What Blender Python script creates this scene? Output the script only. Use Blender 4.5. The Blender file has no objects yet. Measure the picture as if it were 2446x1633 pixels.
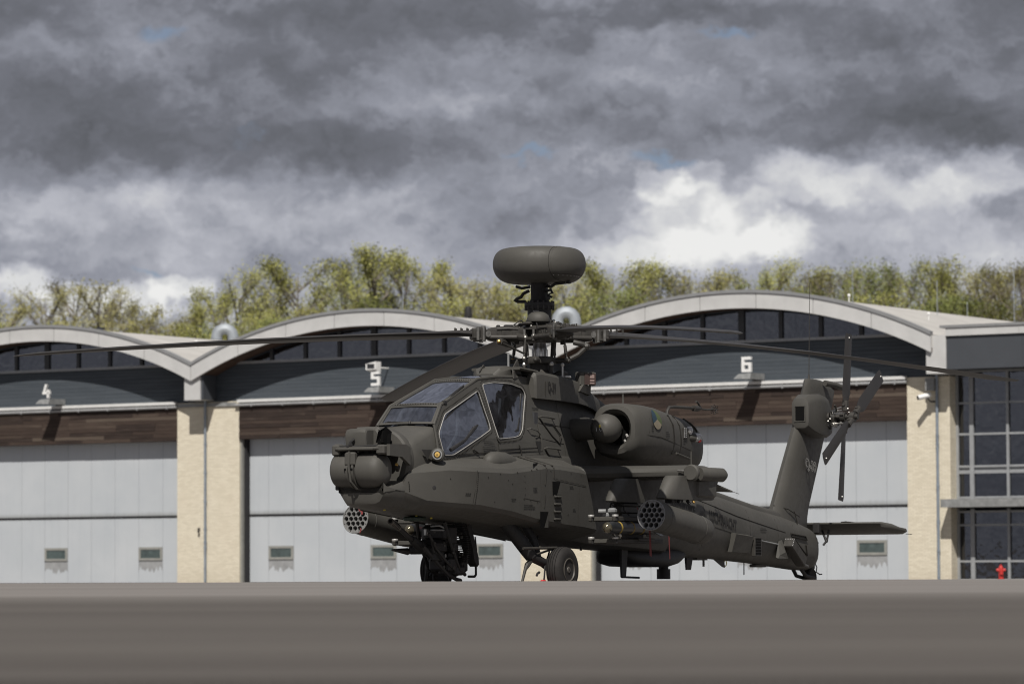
import bpy, bmesh, math, random
from mathutils import Vector, Matrix, noise
from mathutils.geometry import tessellate_polygon
random.seed(7)
PI = math.pi
SC = bpy.context.scene
COL = SC.collection

# ------------------------------------------------------------------ camera, sky, sun, exposure
ROLL, PITCH = 0.0045, 0.0605995
cam = bpy.data.cameras.new('camera')
cam.lens, cam.sensor_width = 135.0, 36.0
cam.clip_start, cam.clip_end = 0.3, 6000.0
cam.dof.use_dof = True
cam.dof.focus_distance = 54.0
cam.dof.aperture_fstop = 2.5
camera = bpy.data.objects.new('camera', cam)
COL.objects.link(camera)
_fw = Vector((0, math.cos(PITCH), math.sin(PITCH)))
_r = Vector((1, 0, 0)); _u = _r.cross(_fw)
_c, _s = math.cos(ROLL), math.sin(ROLL)
_r2 = _r * _c - _u * _s; _u2 = _r * _s + _u * _c
_m = Matrix((( _r2.x, _u2.x, -_fw.x, 0), (_r2.y, _u2.y, -_fw.y, 0), (_r2.z, _u2.z, -_fw.z, 0.25), (0, 0, 0, 1)))
camera.matrix_world = _m
SC.camera = camera

SUN_TO = Vector((-0.083, -0.789, 1.0)).normalized()        # from the ground towards the sun
world = bpy.data.worlds.new('World')
SC.world = world
world.use_nodes = True


class NT:
    """small helper to write node trees"""
    def __init__(s, tree):
        s.t = tree; s.n = tree.nodes; s.l = tree.links
        s.n.clear()

    def add(s, typ, **kw):
        nd = s.n.new(typ)
        for k, v in kw.items():
            setattr(nd, k, v)
        return nd

    def put(s, sock, v):
        if isinstance(v, bpy.types.NodeSocket):
            s.l.new(v, sock)
        else:
            if sock.type == 'RGBA' and len(v) == 3:
                v = (*v, 1)
            sock.default_value = v

    def math(s, op, a, b=0.0, c=None, clamp=False):
        nd = s.add('ShaderNodeMath', operation=op, use_clamp=clamp)
        s.put(nd.inputs[0], a); s.put(nd.inputs[1], b)
        if c is not None:
            s.put(nd.inputs[2], c)
        return nd.outputs[0]

    def mix(s, f, a, b, blend='MIX'):
        nd = s.add('ShaderNodeMix', data_type='RGBA', blend_type=blend)
        s.put(nd.inputs[0], f); s.put(nd.inputs[6], a); s.put(nd.inputs[7], b)
        return nd.outputs[2]

    def ramp(s, f, stops, interp='LINEAR'):
        nd = s.add('ShaderNodeValToRGB')
        cr = nd.color_ramp; cr.interpolation = interp
        while len(cr.elements) < len(stops):
            cr.elements.new(0.5)
        for e, (p, c) in zip(cr.elements, stops):
            e.position = p
            e.color = (c, c, c, 1) if not isinstance(c, tuple) else (*c, 1)
        s.put(nd.inputs[0], f)
        return nd.outputs[0]

    def noise(s, vec, scale, detail=4.0, rough=0.5, dist=0.0, lac=2.0):
        nd = s.add('ShaderNodeTexNoise')
        if vec is not None:
            s.put(nd.inputs['Vector'], vec)
        nd.inputs['Scale'].default_value = scale
        nd.inputs['Detail'].default_value = detail
        nd.inputs['Roughness'].default_value = rough
        nd.inputs['Distortion'].default_value = dist
        nd.inputs['Lacunarity'].default_value = lac
        return nd.outputs['Fac']

    def vec(s, x, y, z):
        nd = s.add('ShaderNodeCombineXYZ')
        s.put(nd.inputs[0], x); s.put(nd.inputs[1], y); s.put(nd.inputs[2], z)
        return nd.outputs[0]

    def map(s, vec, scale=(1, 1, 1), loc=(0, 0, 0)):
        nd = s.add('ShaderNodeMapping')
        s.put(nd.inputs['Vector'], vec)
        nd.inputs['Scale'].default_value = scale
        nd.inputs['Location'].default_value = loc
        return nd.outputs[0]

    def smooth(s, v, a, b):
        nd = s.add('ShaderNodeMapRange', interpolation_type='SMOOTHSTEP')
        s.put(nd.inputs[0], v)
        nd.inputs[1].default_value = a; nd.inputs[2].default_value = b
        return nd.outputs[0]


def build_sky():
    w = NT(world.node_tree)
    out = w.add('ShaderNodeOutputWorld')
    bg = w.add('ShaderNodeBackground')
    sky = w.add('ShaderNodeTexSky', sky_type='NISHITA', sun_disc=False)
    sky.sun_elevation = math.asin(SUN_TO.z)
    sky.sun_rotation = math.atan2(SUN_TO.x, SUN_TO.y)
    sky.altitude = 10.0; sky.air_density = 1.0; sky.dust_density = 1.2
    tc = w.add('ShaderNodeTexCoord')
    nrm = w.add('ShaderNodeVectorMath', operation='NORMALIZE')
    w.put(nrm.inputs[0], tc.outputs['Generated'])
    sp = w.add('ShaderNodeSeparateXYZ')
    w.put(sp.inputs[0], nrm.outputs[0])
    x, y, z = sp.outputs[0], sp.outputs[1], sp.outputs[2]
    az = w.math('MULTIPLY', w.math('ARCTAN2', x, y), 180 / PI)          # degrees, 0 = straight ahead
    el = w.math('MULTIPLY', w.math('ARCSINE', z), 180 / PI)
    P = w.vec(az, w.math('MULTIPLY', el, 1.25), 0.0)                      # low clouds are seen flattened
    # domain warp for billows
    wn = w.add('ShaderNodeTexNoise'); w.put(wn.inputs['Vector'], P)
    wn.inputs['Scale'].default_value = 1.3; wn.inputs['Detail'].default_value = 9; wn.inputs['Roughness'].default_value = 0.62
    wsub = w.add('ShaderNodeVectorMath', operation='SUBTRACT'); w.put(wsub.inputs[0], wn.outputs['Color']); wsub.inputs[1].default_value = (0.5, 0.5, 0.5)
    wsc = w.add('ShaderNodeVectorMath', operation='SCALE'); w.put(wsc.inputs[0], wsub.outputs[0]); wsc.inputs['Scale'].default_value = 1.35
    wadd = w.add('ShaderNodeVectorMath', operation='ADD'); w.put(wadd.inputs[0], P); w.put(wadd.inputs[1], wsc.outputs[0])
    PW = wadd.outputs[0]
    wsep = w.add('ShaderNodeSeparateXYZ'); w.put(wsep.inputs[0], PW)
    ax = wsep.outputs[0]; ey = w.math('DIVIDE', wsep.outputs[1], 1.25)

    big = w.noise(w.map(P, (0.15, 0.24, 1), (3.1, 1.7, 0)), 1.0, 3, 0.5, 0.3)
    def puffs(off):
        return w.noise(w.map(PW, (0.34, 0.50, 1), (7.4 + off * .12, 2.2 + off * .50, 0)), 1.0, 7, 0.53, 0.15)
    mid = puffs(0.0)
    lit = w.math('SUBTRACT', mid, puffs(0.42))                            # brighter where a puff has its upper edge
    fine = w.noise(w.map(PW, (1.3, 1.7, 1), (1.4, 9.2, 0)), 1.0, 8, 0.58, 0.1)
    v = w.math('ADD', w.math('MULTIPLY', w.math('SUBTRACT', mid, 0.5), 0.22), w.math('MULTIPLY', w.math('SUBTRACT', big, 0.5), 0.24))
    v = w.math('ADD', v, w.math('MULTIPLY', w.math('SUBTRACT', fine, 0.5), 0.10))
    v = w.math('ADD', v, w.math('MULTIPLY', lit, 0.66))
    v = w.math('ADD', v, 0.415)
    # heavier cloud base overhead, thinner towards the horizon
    v = w.math('ADD', v, w.math('MULTIPLY', w.smooth(el, 7.8, 3.2), 0.25))

    def blob(a0, e0, sa, se, soft0, soft1):
        dx = w.math('DIVIDE', w.math('SUBTRACT', ax, a0), sa)
        dy = w.math('DIVIDE', w.math('SUBTRACT', ey, e0), se)
        r = w.math('SQRT', w.math('ADD', w.math('MULTIPLY', dx, dx), w.math('MULTIPLY', dy, dy)))
        return w.smooth(r, soft1, soft0)

    for a0, e0, sa, se, s0, s1, amt in CLOUDS:
        v = w.math('ADD', v, w.math('MULTIPLY', blob(a0, e0, sa, se, s0, s1), amt))
    cloud = w.ramp(v, [(0.0, (0.066, 0.069, 0.077)), (0.2, (0.105, 0.110, 0.124)), (0.38, (0.165, 0.172, 0.200)), (0.54, (0.285, 0.297, 0.345)),
                       (0.70, (0.47, 0.48, 0.53)), (0.88, (0.70, 0.705, 0.71)), (1.0, (0.84, 0.84, 0.83))])
    bluesky = w.mix(0.75, w.mix(1.0, sky.outputs[0], (0.10, 0.10, 0.10), 'MULTIPLY'), (0.145, 0.225, 0.37))
    gap = None
    for a0, e0, sa, se in GAPS:
        b = blob(a0, e0, sa, se, 0.2, 1.1)
        gap = b if gap is None else w.math('MAXIMUM', gap, b)
    thin = w.smooth(w.noise(w.map(PW, (0.33, 0.5, 1), (21.0, 4.0, 0)), 1.0, 6, 0.55), 0.66, 0.78)
    cover = w.math('MAXIMUM', w.math('MULTIPLY', gap, 0.55), w.math('MULTIPLY', thin, 0.3))
    col = w.mix(cover, cloud, bluesky)
    w.put(bg.inputs[0], col)
    bg.inputs[1].default_value = 1.0
    w.put(out.inputs[0], bg.outputs[0])


def sky_dir(px, py):
    """direction of a place in the sky, read from the photograph (degrees)"""
    return (math.degrees((px - 1223) / 9172.0), math.degrees((1373 - py) / 9172.0))


CLOUDS, GAPS = [], []
for px, py, wx, wy, s0, s1, amt in [
        (1585, 445, 85, 60, 0.55, 1.05, 0.20), (1675, 425, 85, 55, 0.55, 1.05, 0.20), (1640, 510, 150, 85, 0.5, 1.05, 0.20), (1770, 520, 120, 75, 0.5, 1.05, 0.17), (1860, 575, 110, 65, 0.5, 1.05, 0.17), (1740, 580, 220, 60, 0.4, 1.15, 0.12), (1540, 605, 330, 60, 0.1, 1.4, 0.24), (1900, 600, 300, 55, 0.0, 1.4, 0.14),
        (2340, 420, 170, 85, 0.4, 1.15, 0.22), (2250, 460, 130, 60, 0.4, 1.15, 0.12), (1990, 440, 280, 75, 0.1, 1.3, 0.24), (2200, 560, 300, 70, 0.0, 1.4, 0.08),
        (430, 690, 100, 40, 0.5, 1.1, 0.24), (330, 715, 150, 42, 0.4, 1.15, 0.22), (60, 690, 130, 50, 0.4, 1.15, 0.26), (180, 720, 150, 40, 0.3, 1.2, 0.14), (420, 500, 520, 70, 0.0, 1.5, 0.13), (700, 480, 420, 60, 0.0, 1.5, 0.10),
        (1120, 430, 330, 60, 0.0, 1.4, 0.10), (1740, 190, 420, 120, 0.0, 1.4, 0.13), (1000, 210, 260, 80, 0.0, 1.4, 0.09), (240, 120, 300, 80, 0.0, 1.4, 0.07),
        (2380, 640, 160, 60, 0.1, 1.3, 0.18), (300, 400, 500, 55, 0.0, 1.5, -0.06),
        (2200, 300, 420, 70, 0.0, 1.4, -0.15), (1750, 330, 300, 45, 0.0, 1.4, -0.05), (620, 340, 500, 60, 0.0, 1.5, -0.07), (1150, 60, 700, 60, 0.0, 1.5, -0.05),
        (100, 280, 330, 110, 0.0, 1.5, -0.10), (2350, 60, 400, 130, 0.0, 1.5, -0.08), (700, 620, 260, 40, 0, 1.4, -0.06), (2060, 600, 160, 50, 0.0, 1.3, -0.08), (1200, 560, 260, 50, 0, 1.4, -0.05)]:
    a_, e_ = sky_dir(px, py)
    CLOUDS.append((a_, e_, math.degrees(wx / 9172.0), math.degrees(wy / 9172.0), s0, s1, amt))
for px, py, wx, wy in [(1265, 376, 85, 15), (1590, 386, 85, 17), (370, 655, 50, 12), (380, 85, 60, 30), (1750, 90, 70, 16)]:
    a_, e_ = sky_dir(px, py)
    GAPS.append((a_, e_, math.degrees(wx / 9172.0), math.degrees(wy / 9172.0)))
build_sky()

sun = bpy.data.lights.new('sun', 'SUN')
sun.energy, sun.angle, sun.color = 4.6, math.radians(0.5), (1.0, 0.955, 0.89)
sun_obj = bpy.data.objects.new('sun', sun)
COL.objects.link(sun_obj)
sun_obj.rotation_euler = SUN_TO.to_track_quat('Z', 'Y').to_euler()
sun_obj.location = (0, 0, 60)

SC.view_settings.view_transform = 'Standard'
SC.view_settings.look = 'None'
SC.view_settings.exposure = 0.0
SC.view_settings.gamma = 1.0
SC.view_settings.use_curve_mapping = False
SC.render.engine = 'CYCLES'
SC.cycles.use_denoising = True
SC.cycles.filter_width = 1.1
SC.cycles.max_bounces = 6
SC.cycles.transparent_max_bounces = 12
SC.cycles.caustics_reflective = False
SC.cycles.caustics_refractive = False


# ------------------------------------------------------------------ materials
def principled(name, build, rough=0.6, metal=0.0, spec=0.5):
    m = bpy.data.materials.new(name)
    m.use_nodes = True
    t = NT(m.node_tree)
    o = t.add('ShaderNodeOutputMaterial')
    b = t.add('ShaderNodeBsdfPrincipled')
    b.inputs['Roughness'].default_value = rough
    b.inputs['Metallic'].default_value = metal
    b.inputs['Specular IOR Level'].default_value = spec
    t.put(o.inputs[0], b.outputs[0])
    tc = t.add('ShaderNodeTexCoord')
    build(t, b, tc.outputs['Object'])
    return m


def plain(name, col, rough=0.6, metal=0.0, spec=0.5, var=0.12, scale=6.0, bump=0.0, bscale=60.0):
    def f(t, b, co):
        n = t.noise(co, scale, 5, 0.6)
        lo = tuple(c * (1 - var) for c in col); hi = tuple(min(1, c * (1 + var)) for c in col)
        t.put(b.inputs['Base Color'], t.ramp(n, [(0.3, lo), (0.7, hi)]))
        if bump:
            bp = t.add('ShaderNodeBump'); bp.inputs['Strength'].default_value = bump; bp.inputs['Distance'].default_value = 0.004
            t.put(bp.inputs['Height'], t.noise(co, bscale, 3, 0.6))
            t.put(b.inputs['Normal'], bp.outputs[0])
    return principled(name, f, rough, metal, spec)


def olive_f(t, b, co):
    n = t.noise(co, 1.7, 6, 0.62)
    n2 = t.noise(co, 14.0, 5, 0.6)
    c = t.ramp(n, [(0.3, (0.061, 0.0585, 0.052)), (0.55, (0.070, 0.067, 0.060)), (0.75, (0.080, 0.076, 0.068))])
    c = t.mix(t.math('MULTIPLY', t.smooth(n2, 0.5, 0.75), 0.22), c, (0.054, 0.050, 0.045))
    streak = t.noise(t.map(co, (6, 6, 0.7)), 3.0, 5, 0.6)
    c = t.mix(t.math('MULTIPLY', t.smooth(streak, 0.56, 0.8), 0.25), c, (0.100, 0.094, 0.083))
    t.put(b.inputs['Base Color'], c)
    t.put(b.inputs['Roughness'], t.ramp(n2, [(0.3, 0.52), (0.7, 0.68)]))
    bp = t.add('ShaderNodeBump'); bp.inputs['Strength'].default_value = 0.12; bp.inputs['Distance'].default_value = 0.004
    t.put(bp.inputs['Height'], t.noise(co, 5.0, 3, 0.5))
    t.put(b.inputs['Normal'], bp.outputs[0])


M = {}
M['olive'] = principled('olive_paint', olive_f, 0.6, 0.0, 0.35)
M['black'] = plain('black_paint', (0.022, 0.021, 0.021), 0.6, 0, 0.4, 0.2, 9)
M['blade'] = plain('blade_paint', (0.034, 0.032, 0.031), 0.5, 0, 0.45, 0.15, 3)
M['hub'] = plain('hub_paint', (0.040, 0.037, 0.033), 0.55, 0, 0.4, 0.3, 12)
M['seam'] = plain('panel_gap', (0.028, 0.026, 0.023), 0.8, 0, 0.2)
M['hole'] = plain('dark_opening', (0.006, 0.006, 0.006), 0.9, 0, 0.1)
M['steel'] = plain('bare_steel', (0.42, 0.41, 0.39), 0.34, 1.0, 0.5, 0.25, 18)
M['alu'] = plain('worn_aluminium', (0.55, 0.54, 0.52), 0.42, 0.6, 0.5, 0.15, 20)
M['chrome'] = plain('polished_mast', (0.62, 0.60, 0.57), 0.3, 1.0, 0.5, 0.2, 10)
M['dull_metal'] = plain('dull_metal', (0.17, 0.165, 0.155), 0.45, 0.6, 0.5, 0.4, 16)
M['brass'] = plain('brass', (0.42, 0.27, 0.09), 0.4, 0.8)
M['rubber'] = plain('tyre_rubber', (0.024, 0.022, 0.021), 0.8, 0, 0.3, 0.25, 8, 0.2, 40)
M['rim'] = plain('wheel_paint', (0.075, 0.067, 0.058), 0.55)
M['seal'] = plain('window_sealant', (0.40, 0.39, 0.37), 0.6, 0, 0.4, 0.1)
M['red'] = plain('red_ribbon', (0.55, 0.025, 0.03), 0.7)
M['faded_red'] = plain('faded_red_tag', (0.20, 0.035, 0.035), 0.8)
M['yellow'] = plain('yellow_band', (0.36, 0.25, 0.05), 0.55)
M['yellow_paint'] = plain('yellow_mark', (0.55, 0.45, 0.05), 0.6)
M['amber'] = plain('amber_lens', (0.55, 0.36, 0.10), 0.25, 0, 0.8)
M['lens_white'] = plain('clear_lens', (0.46, 0.46, 0.46), 0.12, 0, 0.9, 0.5, 25)
M['lens_red'] = plain('red_lens', (0.45, 0.02, 0.03), 0.15, 0, 0.8)
M['missile'] = plain('missile_body', (0.020, 0.021, 0.023), 0.35, 0, 0.6)
M['seeker'] = plain('seeker_dome', (0.13, 0.115, 0.08), 0.14, 0.6, 0.9, 0.5, 14)
M['stencil'] = plain('stencil_black', (0.016, 0.015, 0.014), 0.75)
M['stencil_light'] = plain('stencil_pale', (0.36, 0.355, 0.34), 0.7)
M['blue'] = plain('roundel_blue', (0.020, 0.042, 0.062), 0.6)
M['green'] = plain('roundel_green', (0.068, 0.090, 0.036), 0.6)
M['cream'] = plain('roundel_sand', (0.22, 0.19, 0.135), 0.6)
M['brown_box'] = plain('sensor_face', (0.060, 0.038, 0.033), 0.5)
M['pale_pink'] = plain('sensor_window', (0.30, 0.22, 0.20), 0.4)
M['podface'] = plain('pod_face', (0.20, 0.20, 0.205), 0.55, 0.2, 0.4, 0.25, 25)
M['podface_pale'] = plain('pod_face_pale', (0.21, 0.21, 0.205), 0.55, 0.2, 0.4, 0.25, 25)
M['seat'] = plain('seat_fabric', (0.020, 0.020, 0.021), 0.85)
M['interior'] = plain('cockpit_interior', (0.045, 0.046, 0.050), 0.8)
M['greygreen'] = plain('interior_grey', (0.12, 0.13, 0.13), 0.7)


def glass_mat(name, tint, refl, alpha):
    m = bpy.data.materials.new(name)
    m.use_nodes = True
    t = NT(m.node_tree)
    o = t.add('ShaderNodeOutputMaterial')
    tr = t.add('ShaderNodeBsdfTransparent'); tr.inputs[0].default_value = (*tint, 1)
    gl = t.add('ShaderNodeBsdfGlossy'); gl.inputs['Roughness'].default_value = 0.03; gl.inputs[0].default_value = (0.86, 0.88, 0.95, 1)
    df = t.add('ShaderNodeBsdfDiffuse'); df.inputs[0].default_value = (0.16, 0.17, 0.20, 1)
    tc = t.add('ShaderNodeTexCoord')
    hz = t.noise(t.map(tc.outputs['Object'], (1, 1, 1)), 3.0, 6, 0.6, 0.8)
    mx0 = t.add('ShaderNodeMixShader')
    t.put(mx0.inputs[0], t.math('MULTIPLY', t.smooth(hz, 0.35, 0.8), alpha)); t.put(mx0.inputs[1], tr.outputs[0]); t.put(mx0.inputs[2], df.outputs[0])
    bp = t.add('ShaderNodeBump'); bp.inputs['Strength'].default_value = 0.25; bp.inputs['Distance'].default_value = 0.02
    t.put(bp.inputs['Height'], t.noise(tc.outputs['Object'], 2.2, 2, 0.5))
    t.put(gl.inputs['Normal'], bp.outputs[0])
    fr = t.add('ShaderNodeFresnel'); fr.inputs[0].default_value = 1.5
    mx = t.add('ShaderNodeMixShader')
    t.put(mx.inputs[0], t.math('ADD', t.math('MULTIPLY', fr.outputs[0], 1.0), refl, clamp=True)); t.put(mx.inputs[1], mx0.outputs[0]); t.put(mx.inputs[2], gl.outputs[0])
    t.put(o.inputs[0], mx.outputs[0])
    return m


M['canopy_glass'] = glass_mat('canopy_glass', (0.66, 0.69, 0.76), 0.22, 0.22)
M['overhead_glass'] = glass_mat('overhead_glass', (0.58, 0.61, 0.70), 0.40, 0.35)
M['window_glass'] = glass_mat('hangar_window_glass', (0.10, 0.12, 0.16), 0.07, 0.05)


# ------------------------------------------------------------------ mesh helpers
class MB:
    def __init__(s):
        s.v, s.f, s.mi = [], [], []

    def add(s, vs, fs, mi=0):
        o = len(s.v)
        s.v += [tuple(v) for v in vs]
        s.f += [tuple(i + o for i in f) for f in fs]
        s.mi += [mi] * len(fs)
        return s

    def box(s, lo, hi, mi=0, mat=None):
        x0, y0, z0 = lo; x1, y1, z1 = hi
        vs = [Vector(p) for p in ((x0, y0, z0), (x1, y0, z0), (x1, y1, z0), (x0, y1, z0), (x0, y0, z1), (x1, y0, z1), (x1, y1, z1), (x0, y1, z1))]
        if mat is not None:
            vs = [mat @ v for v in vs]
        return s.add(vs, [(3, 2, 1, 0), (4, 5, 6, 7), (0, 1, 5, 4), (1, 2, 6, 5), (2, 3, 7, 6), (3, 0, 4, 7)], mi)

    def rbox(s, c, size, r=0.02, mi=0, mat=None):
        """box with chamfered vertical and horizontal edges"""
        hx, hy, hz = (d / 2 for d in size)
        r = min(r, hx * .9, hy * .9, hz * .9)
        rings = []
        for z, k in ((-hz, r), (-hz + r, 0), (hz - r, 0), (hz, r)):
            a, b = hx - k, hy - k
            q = r * .999
            rings.append([(a - q, -b, z), (a, -b + q, z), (a, b - q, z), (a - q, b, z), (-a + q, b, z), (-a, b - q, z), (-a, -b + q, z), (-a + q, -b, z)])
        vs = [Vector(p) + Vector(c) for rg in rings for p in rg]
        if mat is not None:
            vs = [mat @ v for v in vs]
        fs = [tuple(range(7, -1, -1)), tuple(range(24, 32))]
        for k in range(3):
            for i in range(8):
                j = (i + 1) % 8
                fs.append((k * 8 + i, k * 8 + j, k * 8 + 8 + j, k * 8 + 8 + i))
        return s.add(vs, fs, mi)

    def loft(s, rings, closed=True, caps=True, mi=0):
        n = len(rings[0])
        vs = [p for r in rings for p in r]
        fs = []
        for k in range(len(rings) - 1):
            for i in range(n if closed else n - 1):
                j = (i + 1) % n
                fs.append((k * n + i, k * n + j, (k + 1) * n + j, (k + 1) * n + i))
        if caps and closed:
            fs.append(tuple(range(n - 1, -1, -1)))
            fs.append(tuple((len(rings) - 1) * n + i for i in range(n)))
        return s.add(vs, fs, mi)

    def tube(s, path, r, n=8, mi=0, caps=True):
        path = [Vector(p) for p in path]
        rs = r if isinstance(r, (list, tuple)) else [r] * len(path)
        rings = []
        up = None
        for i, p in enumerate(path):
            if i == 0: d = path[1] - p
            elif i == len(path) - 1: d = p - path[i - 1]
            else: d = (path[i + 1] - p).normalized() + (p - path[i - 1]).normalized()
            d = d.normalized()
            if up is None:
                up = Vector((0, 0, 1)) if abs(d.z) < 0.9 else Vector((1, 0, 0))
            a = d.cross(up)
            a = a.normalized() if a.length > 1e-6 else d.orthogonal().normalized()
            b = a.cross(d).normalized(); up = b
            rings.append([p + (a * math.cos(t) + b * math.sin(t)) * rs[i] for t in (2 * PI * k / n for k in range(n))])
        return s.loft(rings, True, caps, mi)

    def cyl(s, p0, p1, r, n=16, mi=0, r1=None):
        return s.tube([p0, p1], [r, r if r1 is None else r1], n, mi)

    def lathe(s, prof, n=32, mat=None, mi=0, caps=True):
        """prof: (radius, height) pairs around local z"""
        rings = []
        for r, h in prof:
            ring = [Vector((r * math.cos(2 * PI * k / n), r * math.sin(2 * PI * k / n), h)) for k in range(n)]
            rings.append([mat @ v for v in ring] if mat is not None else ring)
        return s.loft(rings, True, caps, mi)

    def sphere(s, c, r, n=12, mi=0, sc=(1, 1, 1)):
        rings = []
        m = max(4, n // 2)
        for i in range(m + 1):
            t = PI * i / m
            rr = max(math.sin(t), 1e-3) * r
            rings.append([Vector((c[0] + rr * math.cos(2 * PI * k / n) * sc[0], c[1] + rr * math.sin(2 * PI * k / n) * sc[1], c[2] - math.cos(t) * r * sc[2])) for k in range(n)])
        return s.loft(rings, True, True, mi)

    def prism(s, poly, d, mi=0):
        """poly: 3d points in a plane, extruded by vector d"""
        n = len(poly); d = Vector(d)
        a = [Vector(p) for p in poly]; b = [p + d for p in a]
        fs = [tuple(range(n - 1, -1, -1)), tuple(range(n, 2 * n))] + [(i, (i + 1) % n, n + (i + 1) % n, n + i) for i in range(n)]
        return s.add(a + b, fs, mi)

    def sheet(s, outer, holes, fn, thick=None, mi=0):
        """flat 2d polygon with holes, mapped into space by fn(u,v)"""
        loops = [[Vector((u, v, 0)) for u, v in outer]] + [[Vector((u, v, 0)) for u, v in h] for h in holes]
        flat = [p for l in loops for p in l]
        tris = tessellate_polygon(loops)
        return s.add([fn(p.x, p.y) for p in flat], [tuple(t) for t in tris], mi)

    def each(s, name, mats, parent, *more, **kw):
        return [m.build(name, mats, parent, **kw) for m in (s,) + more]

    def mirror(s):
        s.v += [(x, -y, z) for x, y, z in s.v]
        n = len(s.v) // 2
        s.f += [tuple(i + n for i in reversed(f)) for f in s.f]
        s.mi += s.mi
        return s

    def build(s, name, mats, parent=None, angle=35, smooth=True, fix=True):
        me = bpy.data.meshes.new(name)
        me.from_pydata(s.v, [], s.f)
        if not isinstance(mats, (list, tuple)):
            mats = [mats]
        for m in mats:
            me.materials.append(m)
        if len(mats) > 1:
            me.polygons.foreach_set('material_index', s.mi)
        if fix:
            bm = bmesh.new(); bm.from_mesh(me)
            bmesh.ops.recalc_face_normals(bm, faces=bm.faces)
            bm.to_mesh(me); bm.free()
        if smooth:
            me.shade_smooth()
            me.set_sharp_from_angle(angle=math.radians(angle))
        me.update()
        o = bpy.data.objects.new(name, me)
        COL.objects.link(o)
        if parent is not None:
            o.parent = parent
        return o


def tag(o, label=None, cat=None, group=None, kind=None):
    if label: o['label'] = label
    if cat: o['category'] = cat
    if group: o['group'] = group
    if kind: o['kind'] = kind
    return o


def empty(name, loc=(0, 0, 0), rz=0.0):
    o = bpy.data.objects.new(name, None)
    o.empty_display_size = 0.2
    COL.objects.link(o)
    o.location = loc; o.rotation_euler = (0, 0, rz)
    return o


def dup(o, parent=None):
    c = o.copy(); COL.objects.link(c)
    if parent is not None:
        c.parent = parent
    for ch in list(o.children):
        dup(ch, c)
    return c


def lerp(a, b, t):
    return a + (b - a) * t


def interp(x, pts):
    if x <= pts[0][0]: return pts[0][1]
    for (x0, y0), (x1, y1) in zip(pts, pts[1:]):
        if x <= x1:
            return lerp(y0, y1, (x - x0) / (x1 - x0))
    return pts[-1][1]


def catmull(vals, sub):
    """vals: list of equal length float tuples; returns a smoothed denser list"""
    out = []
    n = len(vals)
    for i in range(n - 1):
        p0 = vals[max(i - 1, 0)]; p1 = vals[i]; p2 = vals[i + 1]; p3 = vals[min(i + 2, n - 1)]
        for k in range(sub):
            t = k / sub
            out.append(tuple(0.5 * ((2 * b) + (-a + c) * t + (2 * a - 5 * b + 4 * c - d) * t * t + (-a + 3 * b - 3 * c + d) * t ** 3)
                             for a, b, c, d in zip(p0, p1, p2, p3)))
    out.append(tuple(vals[-1]))
    return out


def resample(poly, step):
    """points every step along a closed 2d polygon"""
    out = []
    n = len(poly)
    for i in range(n):
        a, b = Vector(poly[i]), Vector(poly[(i + 1) % n])
        m = max(1, int((b - a).length / step))
        out += [tuple(a.lerp(b, k / m)) for k in range(m)]
    return out


def round_poly(poly, r, n=4):
    """2d polygon with rounded corners"""
    out = []
    m = len(poly)
    for i in range(m):
        p = Vector(poly[i]); a = Vector(poly[i - 1]); b = Vector(poly[(i + 1) % m])
        da, db = (a - p), (b - p)
        q = min(r, da.length * .45, db.length * .45)
        s, e = p + da.normalized() * q, p + db.normalized() * q
        for k in range(n + 1):
            t = k / n
            out.append(tuple(s * (1 - t) ** 2 + p * 2 * t * (1 - t) + e * t * t))
    return out


def offset_poly(poly, d):
    out = []
    m = len(poly)
    area = sum(poly[i][0] * poly[(i + 1) % m][1] - poly[(i + 1) % m][0] * poly[i][1] for i in range(m))
    sg = 1 if area > 0 else -1
    for i in range(m):
        p = Vector(poly[i]); a = (p - Vector(poly[i - 1])); b = (Vector(poly[(i + 1) % m]) - p)
        if a.length < 1e-9 or b.length < 1e-9:
            out.append(tuple(p)); continue
        a.normalize(); b.normalize()
        na, nb = Vector((a.y, -a.x)) * sg, Vector((b.y, -b.x)) * sg
        nn = na + nb
        nn = nn / max(0.4, nn.length_squared / 2)
        out.append(tuple(p + nn * d))
    return out


def text_mesh(body, size, bold=0.0):
    """letters as flat 2d mesh: list of (verts, faces), width"""
    cu = bpy.data.curves.new('letters', 'FONT')
    cu.body = body; cu.size = size; cu.offset = bold
    cu.resolution_u = 3
    ob = bpy.data.objects.new('letters', cu)
    COL.objects.link(ob)
    dg = bpy.context.evaluated_depsgraph_get()
    me = bpy.data.meshes.new_from_object(ob.evaluated_get(dg))
    vs = [v.co.copy() for v in me.vertices]
    fs = [tuple(p.vertices) for p in me.polygons]
    bpy.data.objects.remove(ob); bpy.data.curves.remove(cu); bpy.data.meshes.remove(me)
    w0 = min(v.x for v in vs); w1 = max(v.x for v in vs)
    return [Vector((v.x - w0, v.y, 0)) for v in vs], fs, w1 - w0

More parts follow.
